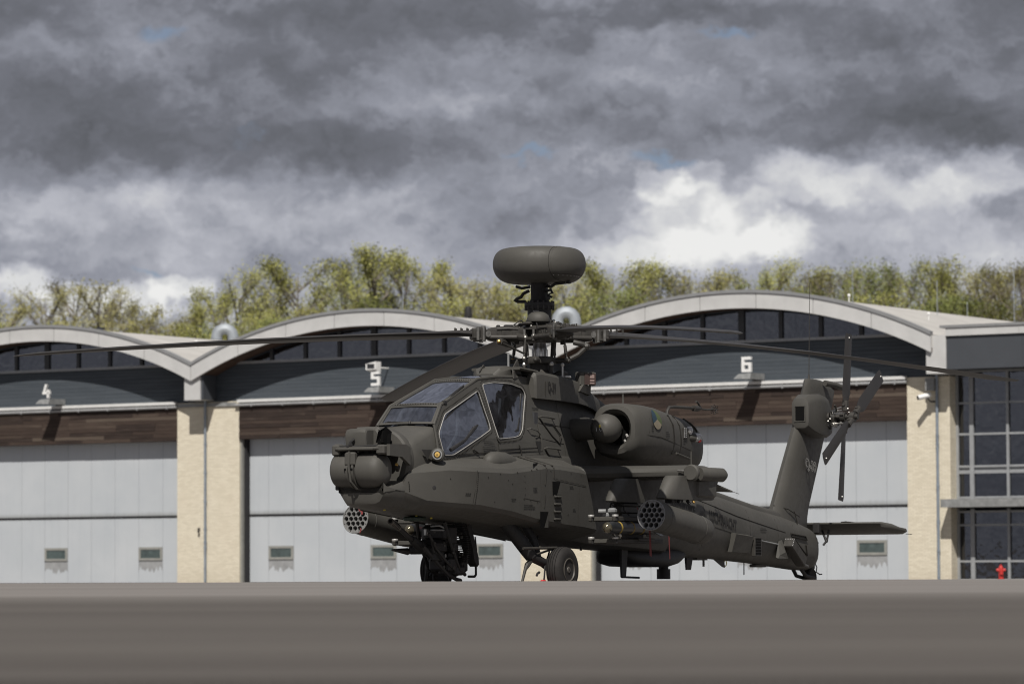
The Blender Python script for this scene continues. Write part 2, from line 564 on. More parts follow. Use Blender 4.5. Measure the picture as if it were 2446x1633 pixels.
# ------------------------------------------------------------------ ground
def ground_mats():
    def near(t, b, co):
        sp = t.add('ShaderNodeSeparateXYZ'); t.put(sp.inputs[0], co)
        bands = t.noise(t.map(co, (0.05, 0.75, 1)), 1.0, 6, 0.6)
        patch = t.noise(t.map(co, (0.10, 0.35, 1)), 1.0, 6, 0.65)
        grit = t.noise(t.map(co, (1, 1, 1)), 90.0, 3, 0.7)
        c = t.ramp(bands, [(0.25, (0.060, 0.052, 0.047)), (0.5, (0.088, 0.079, 0.071)), (0.75, (0.126, 0.114, 0.102))])
        c = t.mix(t.math('MULTIPLY', t.smooth(patch, 0.5, 0.72), 0.35), c, (0.076, 0.066, 0.062))
        c = t.mix(t.math('MULTIPLY', t.smooth(patch, 0.5, 0.3), 0.25), c, (0.142, 0.133, 0.118))
        c = t.mix(t.math('MULTIPLY', t.smooth(grit, 0.45, 0.7), 0.25), c, (0.17, 0.16, 0.145))
        edge = t.smooth(t.math('ADD', sp.outputs[1], t.math('MULTIPLY', t.noise(t.map(co, (0.2, 0.8, 1)), 1.0, 5, 0.6), 6.0)), 25.5, 32.0)
        c = t.mix(t.math('MULTIPLY', edge, 0.8), c, (0.165, 0.152, 0.14))
        t.put(b.inputs['Base Color'], c)
        bp = t.add('ShaderNodeBump'); bp.inputs['Strength'].default_value = 0.5; bp.inputs['Distance'].default_value = 0.006
        t.put(bp.inputs['Height'], grit); t.put(b.inputs['Normal'], bp.outputs[0])

    def far(t, b, co):
        bands = t.noise(t.map(co, (0.03, 0.9, 1)), 1.0, 4, 0.6)
        c = t.ramp(bands, [(0.25, (0.15, 0.137, 0.128)), (0.5, (0.195, 0.180, 0.168)), (0.75, (0.23, 0.215, 0.20))])
        grit = t.noise(co, 60.0, 3, 0.7)
        c = t.mix(t.math('MULTIPLY', t.smooth(grit, 0.45, 0.7), 0.25), c, (0.13, 0.125, 0.115))
        t.put(b.inputs['Base Color'], c)
    return principled('taxiway_asphalt', near, 0.85, 0, 0.25), principled('apron_concrete', far, 0.85, 0, 0.25)


M['asphalt'], M['concrete'] = ground_mats()
GPROF = [(-60, 0.0), (6, -0.012), (9, -0.005), (12, 0.018), (15, 0.040), (20, 0.072), (24, 0.090), (28, 0.106), (32, 0.133), (36, 0.165), (39, 0.184),
         (41, 0.186), (43, 0.165), (45, 0.115), (47, 0.055), (49, 0.015), (51, 0.0), (60, 0.0)]
GP = catmull([tuple(map(float, p)) for p in GPROF], 4)


def ground_sheet(name, y0, y1, mat, x=900.0, extra=()):
    ys = [y0] + [p[0] for p in GP if y0 < p[0] < y1] + list(extra) + [y1]
    mb = MB()
    for yy in ys:
        z = interp(yy, GP)
        mb.v += [(-x, yy, z), (-60, yy, z), (60, yy, z), (x, yy, z)]
    for k in range(len(ys) - 1):
        for i in range(3):
            a = k * 4 + i
            mb.f.append((a, a + 1, a + 5, a + 4)); mb.mi.append(0)
    return mb.build(name, mat, None, 60, fix=False)


tag(ground_sheet('road', -60.0, 28.3, M['asphalt']), 'dark grey asphalt taxiway filling the bottom of the photo', 'road', None, 'structure')
tag(ground_sheet('pavement', 28.3, 2500.0, M['concrete'], 900.0), 'pale concrete apron under the helicopter', 'apron', None, 'structure')

# ------------------------------------------------------------------ hangar materials
def brick_f(t, b, co):
    mp = t.map(co, (1, 1, 1))
    sp = t.add('ShaderNodeSeparateXYZ'); t.put(sp.inputs[0], mp)
    v = t.vec(t.math('ADD', sp.outputs[0], sp.outputs[1]), sp.outputs[2], 0.0)
    br = t.add('ShaderNodeTexBrick')
    t.put(br.inputs['Vector'], v)
    br.inputs['Scale'].default_value = 1.0
    br.inputs['Brick Width'].default_value = 0.22; br.inputs['Row Height'].default_value = 0.0625
    br.inputs['Mortar Size'].default_value = 0.006; br.inputs['Mortar Smooth'].default_value = 0.3
    br.inputs['Color1'].default_value = (0.64, 0.585, 0.465, 1); br.inputs['Color2'].default_value = (0.74, 0.685, 0.56, 1)
    br.inputs['Mortar'].default_value = (0.45, 0.40, 0.31, 1)
    n = t.noise(co, 0.8, 5, 0.6)
    c = t.mix(t.math('MULTIPLY', t.smooth(n, 0.45, 0.75), 0.35), br.outputs[0], (0.62, 0.55, 0.44))
    dirt = t.smooth(sp.outputs[2], 0.7, 0.0)
    c = t.mix(t.math('MULTIPLY', dirt, 0.25), c, (0.42, 0.37, 0.29))
    t.put(b.inputs['Base Color'], c)
    bp = t.add('ShaderNodeBump'); bp.inputs['Strength'].default_value = 0.3; bp.inputs['Distance'].default_value = 0.006
    t.put(bp.inputs['Height'], t.math('SUBTRACT', 1.0, br.outputs['Fac'])); t.put(b.inputs['Normal'], bp.outputs[0])


def slats_f(t, b, co):
    sp = t.add('ShaderNodeSeparateXYZ'); t.put(sp.inputs[0], co)
    row = t.math('FRACT', t.math('MULTIPLY', sp.outputs[2], 7.5))
    n = t.noise(t.map(co, (0.35, 0.35, 7.5)), 1.0, 6, 0.6)
    n2 = t.noise(t.map(co, (2.5, 2.5, 22)), 1.0, 5, 0.65)
    c = t.ramp(n, [(0.25, (0.048, 0.058, 0.070)), (0.55, (0.068, 0.080, 0.094)), (0.8, (0.094, 0.106, 0.120))])
    c = t.mix(t.math('MULTIPLY', t.smooth(n2, 0.52, 0.75), 0.35), c, (0.125, 0.138, 0.150))
    gap = t.math('LESS_THAN', row, 0.10)
    c = t.mix(t.math('MULTIPLY', gap, 0.55), c, (0.02, 0.024, 0.028))
    t.put(b.inputs['Base Color'], c)
    bp = t.add('ShaderNodeBump'); bp.inputs['Strength'].default_value = 0.7; bp.inputs['Distance'].default_value = 0.012
    t.put(bp.inputs['Height'], t.math('SUBTRACT', 1.0, gap)); t.put(b.inputs['Normal'], bp.outputs[0])


def plank_mat(name, base):
    def f(t, b, co):
        oi = t.add('ShaderNodeObjectInfo')
        off = t.vec(t.math('MULTIPLY', oi.outputs['Random'], 37.0), 0.0, t.math('MULTIPLY', oi.outputs['Random'], 19.0))
        ad = t.add('ShaderNodeVectorMath', operation='ADD'); t.put(ad.inputs[0], co); t.put(ad.inputs[1], off)
        n = t.noise(t.map(ad.outputs[0], (0.9, 1, 16)), 1.0, 6, 0.65)
        n2 = t.noise(t.map(ad.outputs[0], (0.5, 1, 5)), 1.0, 4, 0.6)
        lo = tuple(c * 0.62 for c in base); hi = tuple(c * 1.5 for c in base)
        c = t.ramp(n, [(0.25, lo), (0.55, base), (0.8, hi)])
        c = t.mix(t.math('MULTIPLY', t.smooth(n2, 0.5, 0.8), 0.5), c, (0.135, 0.105, 0.085))
        t.put(b.inputs['Base Color'], c)
    return principled(name, f, 0.8, 0, 0.2)


def door_f(t, b, co):
    sp = t.add('ShaderNodeSeparateXYZ'); t.put(sp.inputs[0], co)
    n = t.noise(t.map(co, (0.5, 0.5, 0.5)), 1.0, 5, 0.6)
    st = t.noise(t.map(co, (7.0, 7.0, 0.25)), 1.0, 5, 0.65)
    c = t.ramp(n, [(0.3, (0.445, 0.475, 0.505)), (0.7, (0.50, 0.525, 0.55))])
    c = t.mix(t.math('MULTIPLY', t.smooth(st, 0.5, 0.8), 0.22), c, (0.34, 0.36, 0.385))
    bl = t.noise(co, 1.1, 6, 0.7)
    c = t.mix(t.math('MULTIPLY', t.smooth(bl, 0.62, 0.8), 0.3), c, (0.33, 0.35, 0.385))
    # grime that has run down from the horizontal joint and gathered above it
    run = t.noise(t.map(co, (9.0, 9.0, 0.6)), 1.0, 5, 0.7)
    below = t.smooth(t.math('SUBTRACT', sp.outputs[2], t.math('MULTIPLY', run, 0.42)), 2.20, 2.52)
    below = t.math('MULTIPLY', below, t.math('LESS_THAN', sp.outputs[2], 2.56))
    above = t.math('MULTIPLY', t.smooth(t.math('ADD', sp.outputs[2], t.math('MULTIPLY', run, 0.12)), 2.86, 2.62), t.math('GREATER_THAN', sp.outputs[2], 2.54))
    c = t.mix(t.math('MULTIPLY', t.math('MAXIMUM', below, above), 0.7), c, (0.20, 0.205, 0.20))
    t.put(b.inputs['Base Color'], c)


M['brick'] = principled('cream_brick', brick_f, 0.85, 0, 0.2)
M['slats'] = principled('slate_cladding', slats_f, 0.75, 0, 0.25)
M['door'] = principled('door_paint', door_f, 0.5, 0, 0.35)
M['fascia'] = plain('pale_grey_metal', (0.52, 0.52, 0.515), 0.55, 0, 0.4, 0.08, 1.5)
M['roof_edge'] = plain('roof_edge_metal', (0.27, 0.275, 0.28), 0.5, 0.2, 0.5, 0.1, 2)
M['roof'] = plain('roof_sheet', (0.46, 0.445, 0.42), 0.7, 0, 0.3, 0.12, 0.7)
M['soffit'] = plain('soffit_boards', (0.070, 0.045, 0.035), 0.8, 0, 0.2, 0.3, 3)
M['frame_dark'] = plain('dark_window_frame', (0.028, 0.030, 0.034), 0.5)
M['frame_grey'] = plain('grey_window_frame', (0.30, 0.31, 0.32), 0.5, 0.1)
M['flash'] = plain('white_flashing', (0.66, 0.66, 0.65), 0.5, 0, 0.4, 0.06, 3)
M['gutter'] = plain('grey_gutter', (0.36, 0.365, 0.37), 0.5, 0.2, 0.5, 0.1, 3)
M['pipe'] = plain('zinc_pipe', (0.25, 0.29, 0.34), 0.5, 0.3, 0.5, 0.15, 4)
M['duct'] = plain('galvanised_duct', (0.36, 0.39, 0.42), 0.45, 0.4, 0.5, 0.12, 3)
M['white'] = plain('white_enamel', (0.80, 0.80, 0.79), 0.5, 0, 0.4, 0.03)
M['lamp_grey'] = plain('weathered_hood', (0.23, 0.235, 0.235), 0.6, 0, 0.4, 0.25, 5)
M['door_win'] = plain('door_window_glass', (0.065, 0.088, 0.085), 0.12, 0, 0.7, 0.3, 4)
M['door_frame'] = plain('door_window_frame', (0.27, 0.27, 0.25), 0.6)
M['stain'] = plain('water_stain', (0.30, 0.305, 0.31), 0.7, 0, 0.2, 0.15, 4)
M['black_seal'] = plain('rubber_seal', (0.018, 0.018, 0.02), 0.8)
M['panel_dark'] = plain('dark_facade_panel', (0.060, 0.066, 0.076), 0.55, 0, 0.4, 0.08, 0.8)
M['hydrant'] = plain('red_enamel', (0.50, 0.035, 0.03), 0.45, 0, 0.5, 0.2, 8)
PLANKS = [plank_mat('plank_dark', (0.040, 0.029, 0.025)), plank_mat('plank_brown', (0.056, 0.040, 0.033)), plank_mat('plank_mid', (0.072, 0.053, 0.043)), plank_mat('plank_pale', (0.105, 0.082, 0.066))]

PHI = math.radians(32.7)
FO = Vector((-12.8765, 147.5, 0.0))
FE = Vector((math.cos(PHI), -math.sin(PHI), 0)); FN = Vector((-math.sin(PHI), -math.cos(PHI), 0))
BAY = 15.64


def fpos(s, out=0.0, z=0.0):
    return FO + FE * s + FN * out + Vector((0, 0, z))


def arc_z(u, R):
    """height of an arch of radius R at distance u from its crown (all arches share one centre)"""
    return -8.49 + math.sqrt(R * R - u * u)


RO, RI = 18.50, 17.98


def arc_band(mb, u0, u1, r0, r1, y0, y1, n=8, mi=0):
    rings = []
    for k in range(n + 1):
        u = lerp(u0, u1, k / n)
        rings.append([(u, y0, arc_z(u, r0)), (u, y1, arc_z(u, r0)), (u, y1, arc_z(u, r1)), (u, y0, arc_z(u, r1))])
    return mb.loft(rings, True, True, mi)


def hangar_bay():
    """one hangar: local x along the front, y into the building, z up, origin under the crown of the arch"""
    root = empty('hangar')
    rnd = random.Random(4)
    # brick pier on the left of the door
    MB().box((-9.24, 0, -0.3), (-6.27, 1.3, 6.90)).build('brick_pier', M['brick'], root, smooth=False)
    # upper wall behind the arch
    mb = MB()
    poly = [(-7.82, 6.90), (7.82, 6.90)] + [(u, arc_z(u, RI) + 0.05) for u in [7.82 - 15.64 * k / 24 for k in range(25)]]
    mb.prism([(u, 0.02, z) for u, z in poly], (0, 0.3, 0)).build('upper_wall', M['slats'], root, 30)
    # body of the shed behind the front
    MB().box((-7.80, 0.9, 5.62), (7.80, 1.2, 6.88)).box((-7.0, 38.0, 0), (7.0, 38.3, 7.2)).build('inner_wall', M['panel_dark'], root, smooth=False)
    # barrel roof, its edge strip and soffit
    arc_band(MB(), -7.82, 7.82, RI + 0.12, RO, -0.93, 40.0, 40).build('roof', M['roof'], root, 40)
    arc_band(MB(), -7.82, 7.82, RI - 0.02, RI + 0.115, -0.93, 0.0, 40).build('soffit', M['soffit'], root, 40)
    arc_band(MB(), -7.82, 7.82, RO - 0.02, RO + 0.09, -1.06, -0.85, 48).build('roof_edge', M['roof_edge'], root, 40)
    n = 7
    for k in range(n):
        a, b = -7.82 + 15.64 * k / n, -7.82 + 15.64 * (k + 1) / n
        arc_band(MB(), a + 0.012, b - 0.012, RI - 0.03, RO - 0.025, -1.02, -0.932, 10).build('fascia_panel', M['fascia'], root, 40)
    MB().box((-8.21, -0.90, 6.95), (-7.45, -0.02, 8.24)).build('gutter_box', M['fascia'], root, smooth=False)
    MB().box((-7.449, -0.85, 6.97), (-7.35, -0.02, 7.9)).build('valley_side', M['panel_dark'], root, smooth=False)
    # clerestory windows
    sill = 8.34
    step = 1.568
    edges = [-6.60] + [step * k for k in range(-4, 5)] + [6.60]
    for a, b in zip(edges, edges[1:]):
        a2, b2 = a + 0.09, b - 0.09
        top = lambda u: arc_z(u, RI) - 0.10
        us = [lerp(a2, b2, k / 5) for k in range(6)]
        us = [u for u in us if top(u) > sill + 0.10]
        if len(us) < 2:
            continue
        w = MB().prism([(us[0], -0.03, sill + 0.06), (us[-1], -0.03, sill + 0.06)] + [(u, -0.03, top(u)) for u in reversed(us)], (0, 0.03, 0)).build('clerestory_pane', M['window_glass'], root, 30)
    for u in [step * k for k in range(-4, 5)]:
        hh = arc_z(u, RI) - 0.02
        if hh > sill + 0.1:
            wd = 0.12 if u == 0 else 0.075
            MB().box((u - wd, -0.09, sill - 0.01), (u + wd, 0.015, hh)).build('mullion', M['frame_dark'], root, smooth=False)
    MB().box((-6.5, -0.10, sill - 0.03), (6.5, 0.018, sill + 0.06)).build('window_sill', M['frame_grey'], root, smooth=False)
    # white flashing and the gutter pipe below it
    MB().box((-6.27, -0.16, 6.84), (6.40, -0.0, 6.95)).build('flashing', M['flash'], root, smooth=False)
    mb = MB().cyl((-6.4, -0.10, 6.745), (6.42, -0.10, 6.745), 0.055, 10)
    for u in [-5.6 + 1.45 * k for k in range(9)]:
        mb.box((u - 0.03, -0.17, 6.68), (u + 0.03, -0.005, 6.81))
    mb.build('gutter_pipe', M['gutter'], root)
    MB().box((-9.20, -0.06, 6.72), (-6.40, -0.004, 6.86)).build('pier_conduit', M['lamp_grey'], root, smooth=False)
    # timber boards above the door: every board is its own piece
    rows, z0, z1 = 9, 5.45, 6.68
    hgt = (z1 - z0) / rows
    for r in range(rows):
        u = -6.26
        while u < 6.39:
            ln = rnd.choice([1.3, 1.9, 2.4, 2.4, 3.1, 3.6])
            e = min(u + ln, 6.40)
            if 6.40 - e < 0.5: e = 6.40
            mi = rnd.choices([0, 1, 2, 3], [3.2, 4.2, 2.0, 0.7])[0]
            d = rnd.uniform(0.0, 0.022)
            o = MB().box((-(e - u) / 2 + 0.004, -0.03 - d, 0.004), ((e - u) / 2 - 0.004, 0.0, hgt - 0.004)).build('plank', PLANKS[mi], root, smooth=False)
            o.location = ((u + e) / 2, 0.0, z0 + r * hgt)
            u = e
    MB().box((-6.26, 0.002, 5.45), (6.40, 0.30, 6.86)).build('lintel', M['soffit'], root, smooth=False)
    # sliding door: two tiers of panels
    yd = 0.42
    MB().box((-6.26, yd + 0.07, 0.0), (6.40, yd + 0.15, 5.75)).build('door_backing', M['black_seal'], root, smooth=False)
    MB().box((-6.262, 0.05, 0.0), (-6.19, 0.40, 5.45)).build('jamb', M['door_frame'], root, smooth=False)
    MB().box((-6.19, 0.20, 0.0), (-6.09, 0.47, 5.45)).build('door_seal', M['black_seal'], root, smooth=False)
    us = [-6.09, -5.20] + [-5.20 + 1.175 * k for k in range(1, 10)] + [6.40]
    wins = (1, 5, 9)
    for k, (a, b) in enumerate(zip(us, us[1:])):
        MB().box((a + 0.006, yd, 0.02), (b - 0.006, yd + 0.06, 2.505)).build('door_panel', M['door'], root, smooth=False)
        MB().box((a + 0.006, yd, 2.605), (b - 0.006, yd + 0.06, 5.70)).build('door_panel', M['door'], root, smooth=False)
        if k in wins:
            w = MB().box((a + 0.11, yd - 0.012, 0.975), (b - 0.11, yd - 0.004, 1.305)).build('door_window', M['door_win'], root, smooth=False)
            f = MB()
            f.box((a + 0.01, yd - 0.035, 1.305), (b - 0.01, yd - 0.002, 1.40)).box((a + 0.01, yd - 0.035, 0.885), (b - 0.01, yd - 0.002, 0.975))
            f.box((a + 0.01, yd - 0.035, 0.9755), (a + 0.11, yd - 0.002, 1.3045)).box((b - 0.11, yd - 0.035, 0.9755), (b - 0.01, yd - 0.002, 1.3045))
            f.build('window_frame', M['door_frame'], w, smooth=False)
            r2 = random.Random(k)
            pts = [(a + 0.01, 0.88), (b - 0.01, 0.88)]
            m = 16
            for q in range(m + 1):
                uu = lerp(b - 0.01, a + 0.01, q / m)
                dep = 0.22 + 0.16 * math.sin(q / m * PI) + r2.uniform(-0.10, 0.14)
                if q in (0, m): dep = 0.42
                pts.append((uu, 0.88 - max(0.08, dep)))
            s = MB()
            tri = tessellate_polygon([[Vector((p[0], p[1], 0)) for p in pts]])
            s.add([(p[0], yd - 0.004, p[1]) for p in pts], [tuple(t) for t in tri])
            s.build('dirt_stain', M['stain'], root, smooth=False)
    MB().box((-6.09, yd + 0.01, 2.51), (6.40, yd + 0.065, 2.60)).build('door_joint', M['black_seal'], root, smooth=False)
    # rainwater pipe on the pier
    mb = MB().cyl((-7.84, -0.08, 0.02), (-7.84, -0.08, 6.95), 0.048, 10)
    for z in (1.55, 1.35, 2.05, 3.1, 4.2, 5.3, 6.3):
        mb.cyl((-7.84, -0.08, z - 0.03), (-7.84, -0.08, z + 0.03), 0.062, 10).box((-7.88, -0.05, z - 0.015), (-7.80, 0.0, z + 0.015))
    mb.build('downpipe', M['pipe'], root)
    # lamp hood under the number
    mb = MB()
    mb.add([(-0.40, -1.02, -0.10), (0.27, -1.05, -0.12), (0.27, 0.0, -0.12), (-0.22, 0.0, -0.10), (-0.24, -0.96, 0.06), (0.27, -0.98, 0.09), (0.27, 0.0, 0.10), (-0.16, 0.0, 0.08)],
           [(3, 2, 1, 0), (4, 5, 6, 7), (0, 1, 5, 4), (1, 2, 6, 5), (2, 3, 7, 6), (3, 0, 4, 7)])
    lamp = mb.build('sign_lamp', M['lamp_grey'], root, smooth=False)
    lamp.location = (0.60, 0.0, 7.11)
    return root


DX, DZ = 0.50, 7.235
DIGITS = {   # blocky strokes on a 0.42 x 0.60 grid: (x0, z0, x1, z1)
    '4': [(0.02, 0.16, 0.42, 0.27), (0.27, 0.0, 0.38, 0.36)],
    '5': [(0.0, 0.49, 0.42, 0.60), (0.0, 0.28, 0.11, 0.49), (0.11, 0.28, 0.42, 0.385), (0.31, 0.11, 0.42, 0.28), (0.0, 0.0, 0.42, 0.11)],
    '6': [(0.0, 0.49, 0.42, 0.60), (0.0, 0.11, 0.11, 0.49), (0.11, 0.27, 0.42, 0.375), (0.31, 0.11, 0.42, 0.27), (0.0, 0.0, 0.42, 0.11)],
}
bay0 = hangar_bay()
bays = {'5': bay0, '4': dup(bay0), '6': dup(bay0), '7': None}
for num, k, lab in (('4', -1, 'arched cream brick hangar with the white number 4 on its dark upper wall'), ('5', 0, 'arched cream brick hangar with the white number 5 and a floodlight above it'),
                    ('6', 1, 'arched cream brick hangar with the white number 6, next to the glass office')):
    r = bays[num]
    r.location = fpos(9.24 + BAY * k)
    r.rotation_euler = (0, 0, -PHI)
    tag(r, lab, 'hangar', 'row of arched hangars')
    d = MB()
    for x0, z0, x1, z1 in DIGITS[num]:
        d.box((x0 * .88 + DX, -0.98, z0 * .88 + DZ), (x1 * .88 + DX, -0.88, z1 * .88 + DZ))
    if num == '4':
        d.prism([(DX + 0.018, -0.981, DZ + 0.14), (DX + 0.115, -0.981, DZ + 0.14), (DX + 0.25, -0.981, DZ + 0.53), (DX + 0.15, -0.981, DZ + 0.53)], (0, 0.10, 0))
    d.build('number_sign', M['white'], r, smooth=False)
# floodlight above the 5
fl = MB()
fl.add([(-0.30, -1.05, -0.02), (0.26, -1.05, 0.0), (0.30, -0.75, -0.10), (-0.24, -0.75, -0.12), (-0.30, -1.05, 0.26), (0.26, -1.05, 0.36), (0.32, -0.75, 0.36), (-0.22, -0.75, 0.25)],
       [(3, 2, 1, 0), (4, 5, 6, 7), (0, 1, 5, 4), (1, 2, 6, 5), (2, 3, 7, 6), (3, 0, 4, 7)])
fl.cyl((0, -0.75, 0.1), (0.05, 0.02, 0.1), 0.035, 8)
fo = fl.build('floodlight', M['white'], bays['5'], smooth=False); fo.location = (0.55, 0, 7.84); fo.scale = (0.78, 1, 0.78)
fd = MB().box((-0.22, -1.062, 0.04), (0.20, -1.051, 0.26)).build('floodlight_glass', M['frame_dark'], fo, smooth=False)
# roof furniture of each bay: vents, rods, bent ducts
def roof_bits(r, u, y, kind):
    z = arc_z(u, RO)
    if kind == 'rod':
        return MB().cyl((u, y, z - 0.05), (u, y, z + 1.25), 0.012, 6).build('lightning_rod', M['duct'], r)
    if kind == 'cap':
        return MB().lathe([(0.10, z - 0.05), (0.10, z + 0.10), (0.17, z + 0.12), (0.17, z + 0.2), (0.02, z + 0.22)], 12, Matrix.Translation((u, y, 0))).build('roof_vent', M['frame_dark'], r)


roof_bits(bays['5'], -0.1, 2.0, 'rod'); roof_bits(bays['5'], 0.25, 3.0, 'cap'); roof_bits(bays['4'], 0.2, 3.0, 'cap'); roof_bits(bays['6'], 0.1, 3.0, 'cap')
roof_bits(bays['6'], 4.6, 6.0, 'rod'); roof_bits(bays['6'], 3.3, 2.0, 'rod'); roof_bits(bays['4'], 6.2, 14.0, 'rod')
for (bx, num) in ((5.4, '4'), (6.0, '6'), (2.9, '6')):
    z = arc_z(bx, RO)
    MB().cyl((bx, 2.5, z - 0.02), (bx, 2.5, z + 0.18), 0.02, 6).sphere((bx, 2.5, z + 0.22), 0.06, 8).build('roof_sensor', M['white'], bays[num])


def bent_duct(name, x, y, z, lab):
    o = empty(name, (x, y, 0))
    pts = [(-0.36, 0, 5.0), (-0.36, 0, z - 0.45)] + [(-0.36 * math.cos(t), 0, z - 0.45 + 0.36 * math.sin(t)) for t in [PI * k / 7 for k in range(8)]] + [(0.36, 0, z - 0.62)]
    MB().tube(pts, 0.24, 14, caps=True).build('duct_bend', M['duct'], o, 25)
    for zz in (z - 0.55, z - 0.9):
        MB().cyl((-0.36, 0, zz), (-0.36, 0, zz + 0.05), 0.26, 14).build('duct_collar', M['duct'], o)
    tag(o, lab, 'air duct', 'bent ventilation ducts')
    return o


bent_duct('ventilation_duct', -12.36, 165.0, 10.98, 'bent galvanised duct over the roof valley between hangars 4 and 5')
bent_duct('ventilation_duct', 2.2, 155.0, 10.95, 'bent galvanised duct beside the rotor mast, over the valley of hangars 5 and 6')
ch = empty('chimney', (-1.84, 161.0, 0))
MB().cyl((0, 0, 6.0), (0, 0, 11.1), 0.11, 12).build('flue', M['duct'], ch)
MB().lathe([(0.15, 11.02), (0.17, 11.06), (0.14, 11.4), (0.11, 11.52), (0.02, 11.53)], 14).build('cowl', M['black'], ch)
tag(ch, 'thin metal chimney with black cowl on the roof of hangar 5', 'chimney')
vb = MB().box((-0.16, -0.16, 6.0), (0.16, 0.16, 12.0)).build('roof_stack', M['pipe'], None, smooth=False)
vb.location = (-3.9, 175.0, 0); tag(vb, 'short grey roof stack behind the crown of hangar 5', 'chimney')

# ------------------------------------------------------------------ glass office at the right
off = empty('office_building', fpos(0.0)); off.rotation_euler = (0, 0, -PHI)
tag(off, 'dark fronted flat roofed office with a glass curtain wall', 'office')
MB().box((31.26, 0, -0.3), (32.88, 1.3, 6.90)).build('brick_pier', M['brick'], off, smooth=False)
MB().box((32.46, -0.90, 6.95), (33.20, -0.02, 8.24)).build('gutter_box', M['fascia'], off, smooth=False)
for a, b in ((33.205, 35.9), (35.91, 38.6), (38.61, 44.0), (44.01, 50.0)):
    MB().box((a, -0.93, 8.20), (b, 0.0, 8.47)).build('parapet_panel', M['fascia'], off, smooth=False)
MB().box((33.0, -0.97, 8.472), (50.0, 0.2, 8.56)).build('parapet_cap', M['roof_edge'], off, smooth=False)
MB().box((33.0, 0.0, 8.3), (50.0, 25.0, 8.46)).build('roof', M['roof'], off, smooth=False)
for k in range(6):
    a = 33.205 + 1.40 * k * 2
    MB().box((a + 0.004, -0.86, 7.08), (a + 2.796, 0.0, 8.198)).build('facade_panel', M['panel_dark'], off, smooth=False)
MB().box((32.88, 1.2, 0), (50.0, 1.4, 8.2)).build('inner_wall', M['panel_dark'], off, smooth=False)
gx = [32.93, 33.46] + [33.46 + 1.34 * k for k in range(1, 11)]
gz = [0.02, 0.65, 1.87, 2.32]
gz2 = [2.80, 3.64, 3.85, 4.94, 5.99, 7.06]
for a, b in zip(gx, gx[1:]):
    for lev in (gz, gz2):
        for z0, z1 in zip(lev, lev[1:]):
            MB().box((a + 0.04, 0.52, z0 + 0.035), (b - 0.04, 0.54, z1 - 0.035)).build('glass_pane', M['frame_grey'] if abs(z0 - 3.64) < .01 else M['window_glass'], off, smooth=False)
for k, a in enumerate(gx):
    w = 0.075 if k == 1 else 0.045
    MB().box((a - w, 0.44, 0.0), (a + w, 0.56, 2.42)).build('mullion', M['frame_grey'], off, smooth=False)
    MB().box((a - w, 0.44, 2.72), (a + w, 0.56, 7.10)).build('mullion', M['frame_grey'], off, smooth=False)
for z in gz + gz2:
    MB().box((32.93, 0.455, z - 0.035), (46.9, 0.545, z + 0.035)).build('transom', M['frame_grey'], off, smooth=False)
MB().box((32.86, -0.75, 2.46), (47.0, 0.6, 2.73)).build('canopy_slab', M['lamp_grey'], off, smooth=False)
for k in range(3):     # curtains and desks seen dimly through the panes
    MB().box((34.0 + 2.6 * k, 0.9, 3.0), (34.12 + 2.6 * k, 1.1, 6.8)).build('blind_strip', M['door_frame'], off, smooth=False)
mb = MB().cyl((32.44, -0.08, 0.02), (32.44, -0.08, 6.95), 0.05, 10)
for z in (1.0, 2.0, 3.2, 4.6, 4.9, 5.9):
    mb.cyl((32.44, -0.08, z - 0.03), (32.44, -0.08, z + 0.03), 0.064, 10)
mb.build('downpipe', M['pipe'], off)
bx = MB().box((32.10, -0.28, 6.42), (32.42, -0.01, 6.84)).build('junction_box', M['lamp_grey'], off, smooth=False)
cc = MB().cyl((32.34, -0.05, 6.05), (32.30, -0.30, 6.05), 0.03, 8).cyl((32.30, -0.30, 6.05), (32.20, -0.42, 6.22), 0.025, 8).build('camera_bracket', M['black'], off)
cb = MB().cyl((32.30, -0.30, 6.27), (32.00, -0.62, 6.17), 0.085, 12).build('security_camera', M['white'], off)
MB().cyl((32.00, -0.62, 6.17), (31.985, -0.636, 6.165), 0.07, 12).build('camera_lens', M['black'], cb)
# roof rods and a round vent over the office
for x, y, z, h in ((17.0, 143.0, 8.4, 1.95), (18.75, 143.0, 8.4, 3.3)):
    o = MB().cyl((0, 0, 0), (0, 0, h), 0.014, 6).build('lightning_rod', M['duct']); o.location = (x, y, z)
    tag(o, 'thin lightning rod on the office roof, taller of the two' if h > 3 else 'thin lightning rod on the office roof, shorter of the two', 'lightning rod', 'roof rods of the office')
o = MB().lathe([(0.26, 8.3), (0.26, 8.62), (0.34, 8.64), (0.30, 8.74), (0.02, 8.80)], 18).build('roof_vent', M['duct']); o.location = (17.6, 137.0, 0.0)
tag(o, 'round pale metal vent cap on the flat office roof', 'roof vent')

# wall tap on the pier between hangars 4 and 5
tp = MB().rbox((0, -0.04, 0.06), (0.07, 0.08, 0.10), 0.01).cyl((0, -0.06, 0.05), (0, -0.12, -0.05), 0.02, 8).cyl((0, -0.03, 0.02), (0, -0.03, -0.16), 0.015, 6).rbox((0, -0.03, -0.16), (0.05, 0.06, 0.06), 0.01).build('wall_tap', [M['black']])
tp.location = fpos(1.07, 0.0, 2.0); tp.rotation_euler = (0, 0, -PHI)
tag(tp, 'small dark tap fixed to the cream brick pier beside the downpipe', 'tap')

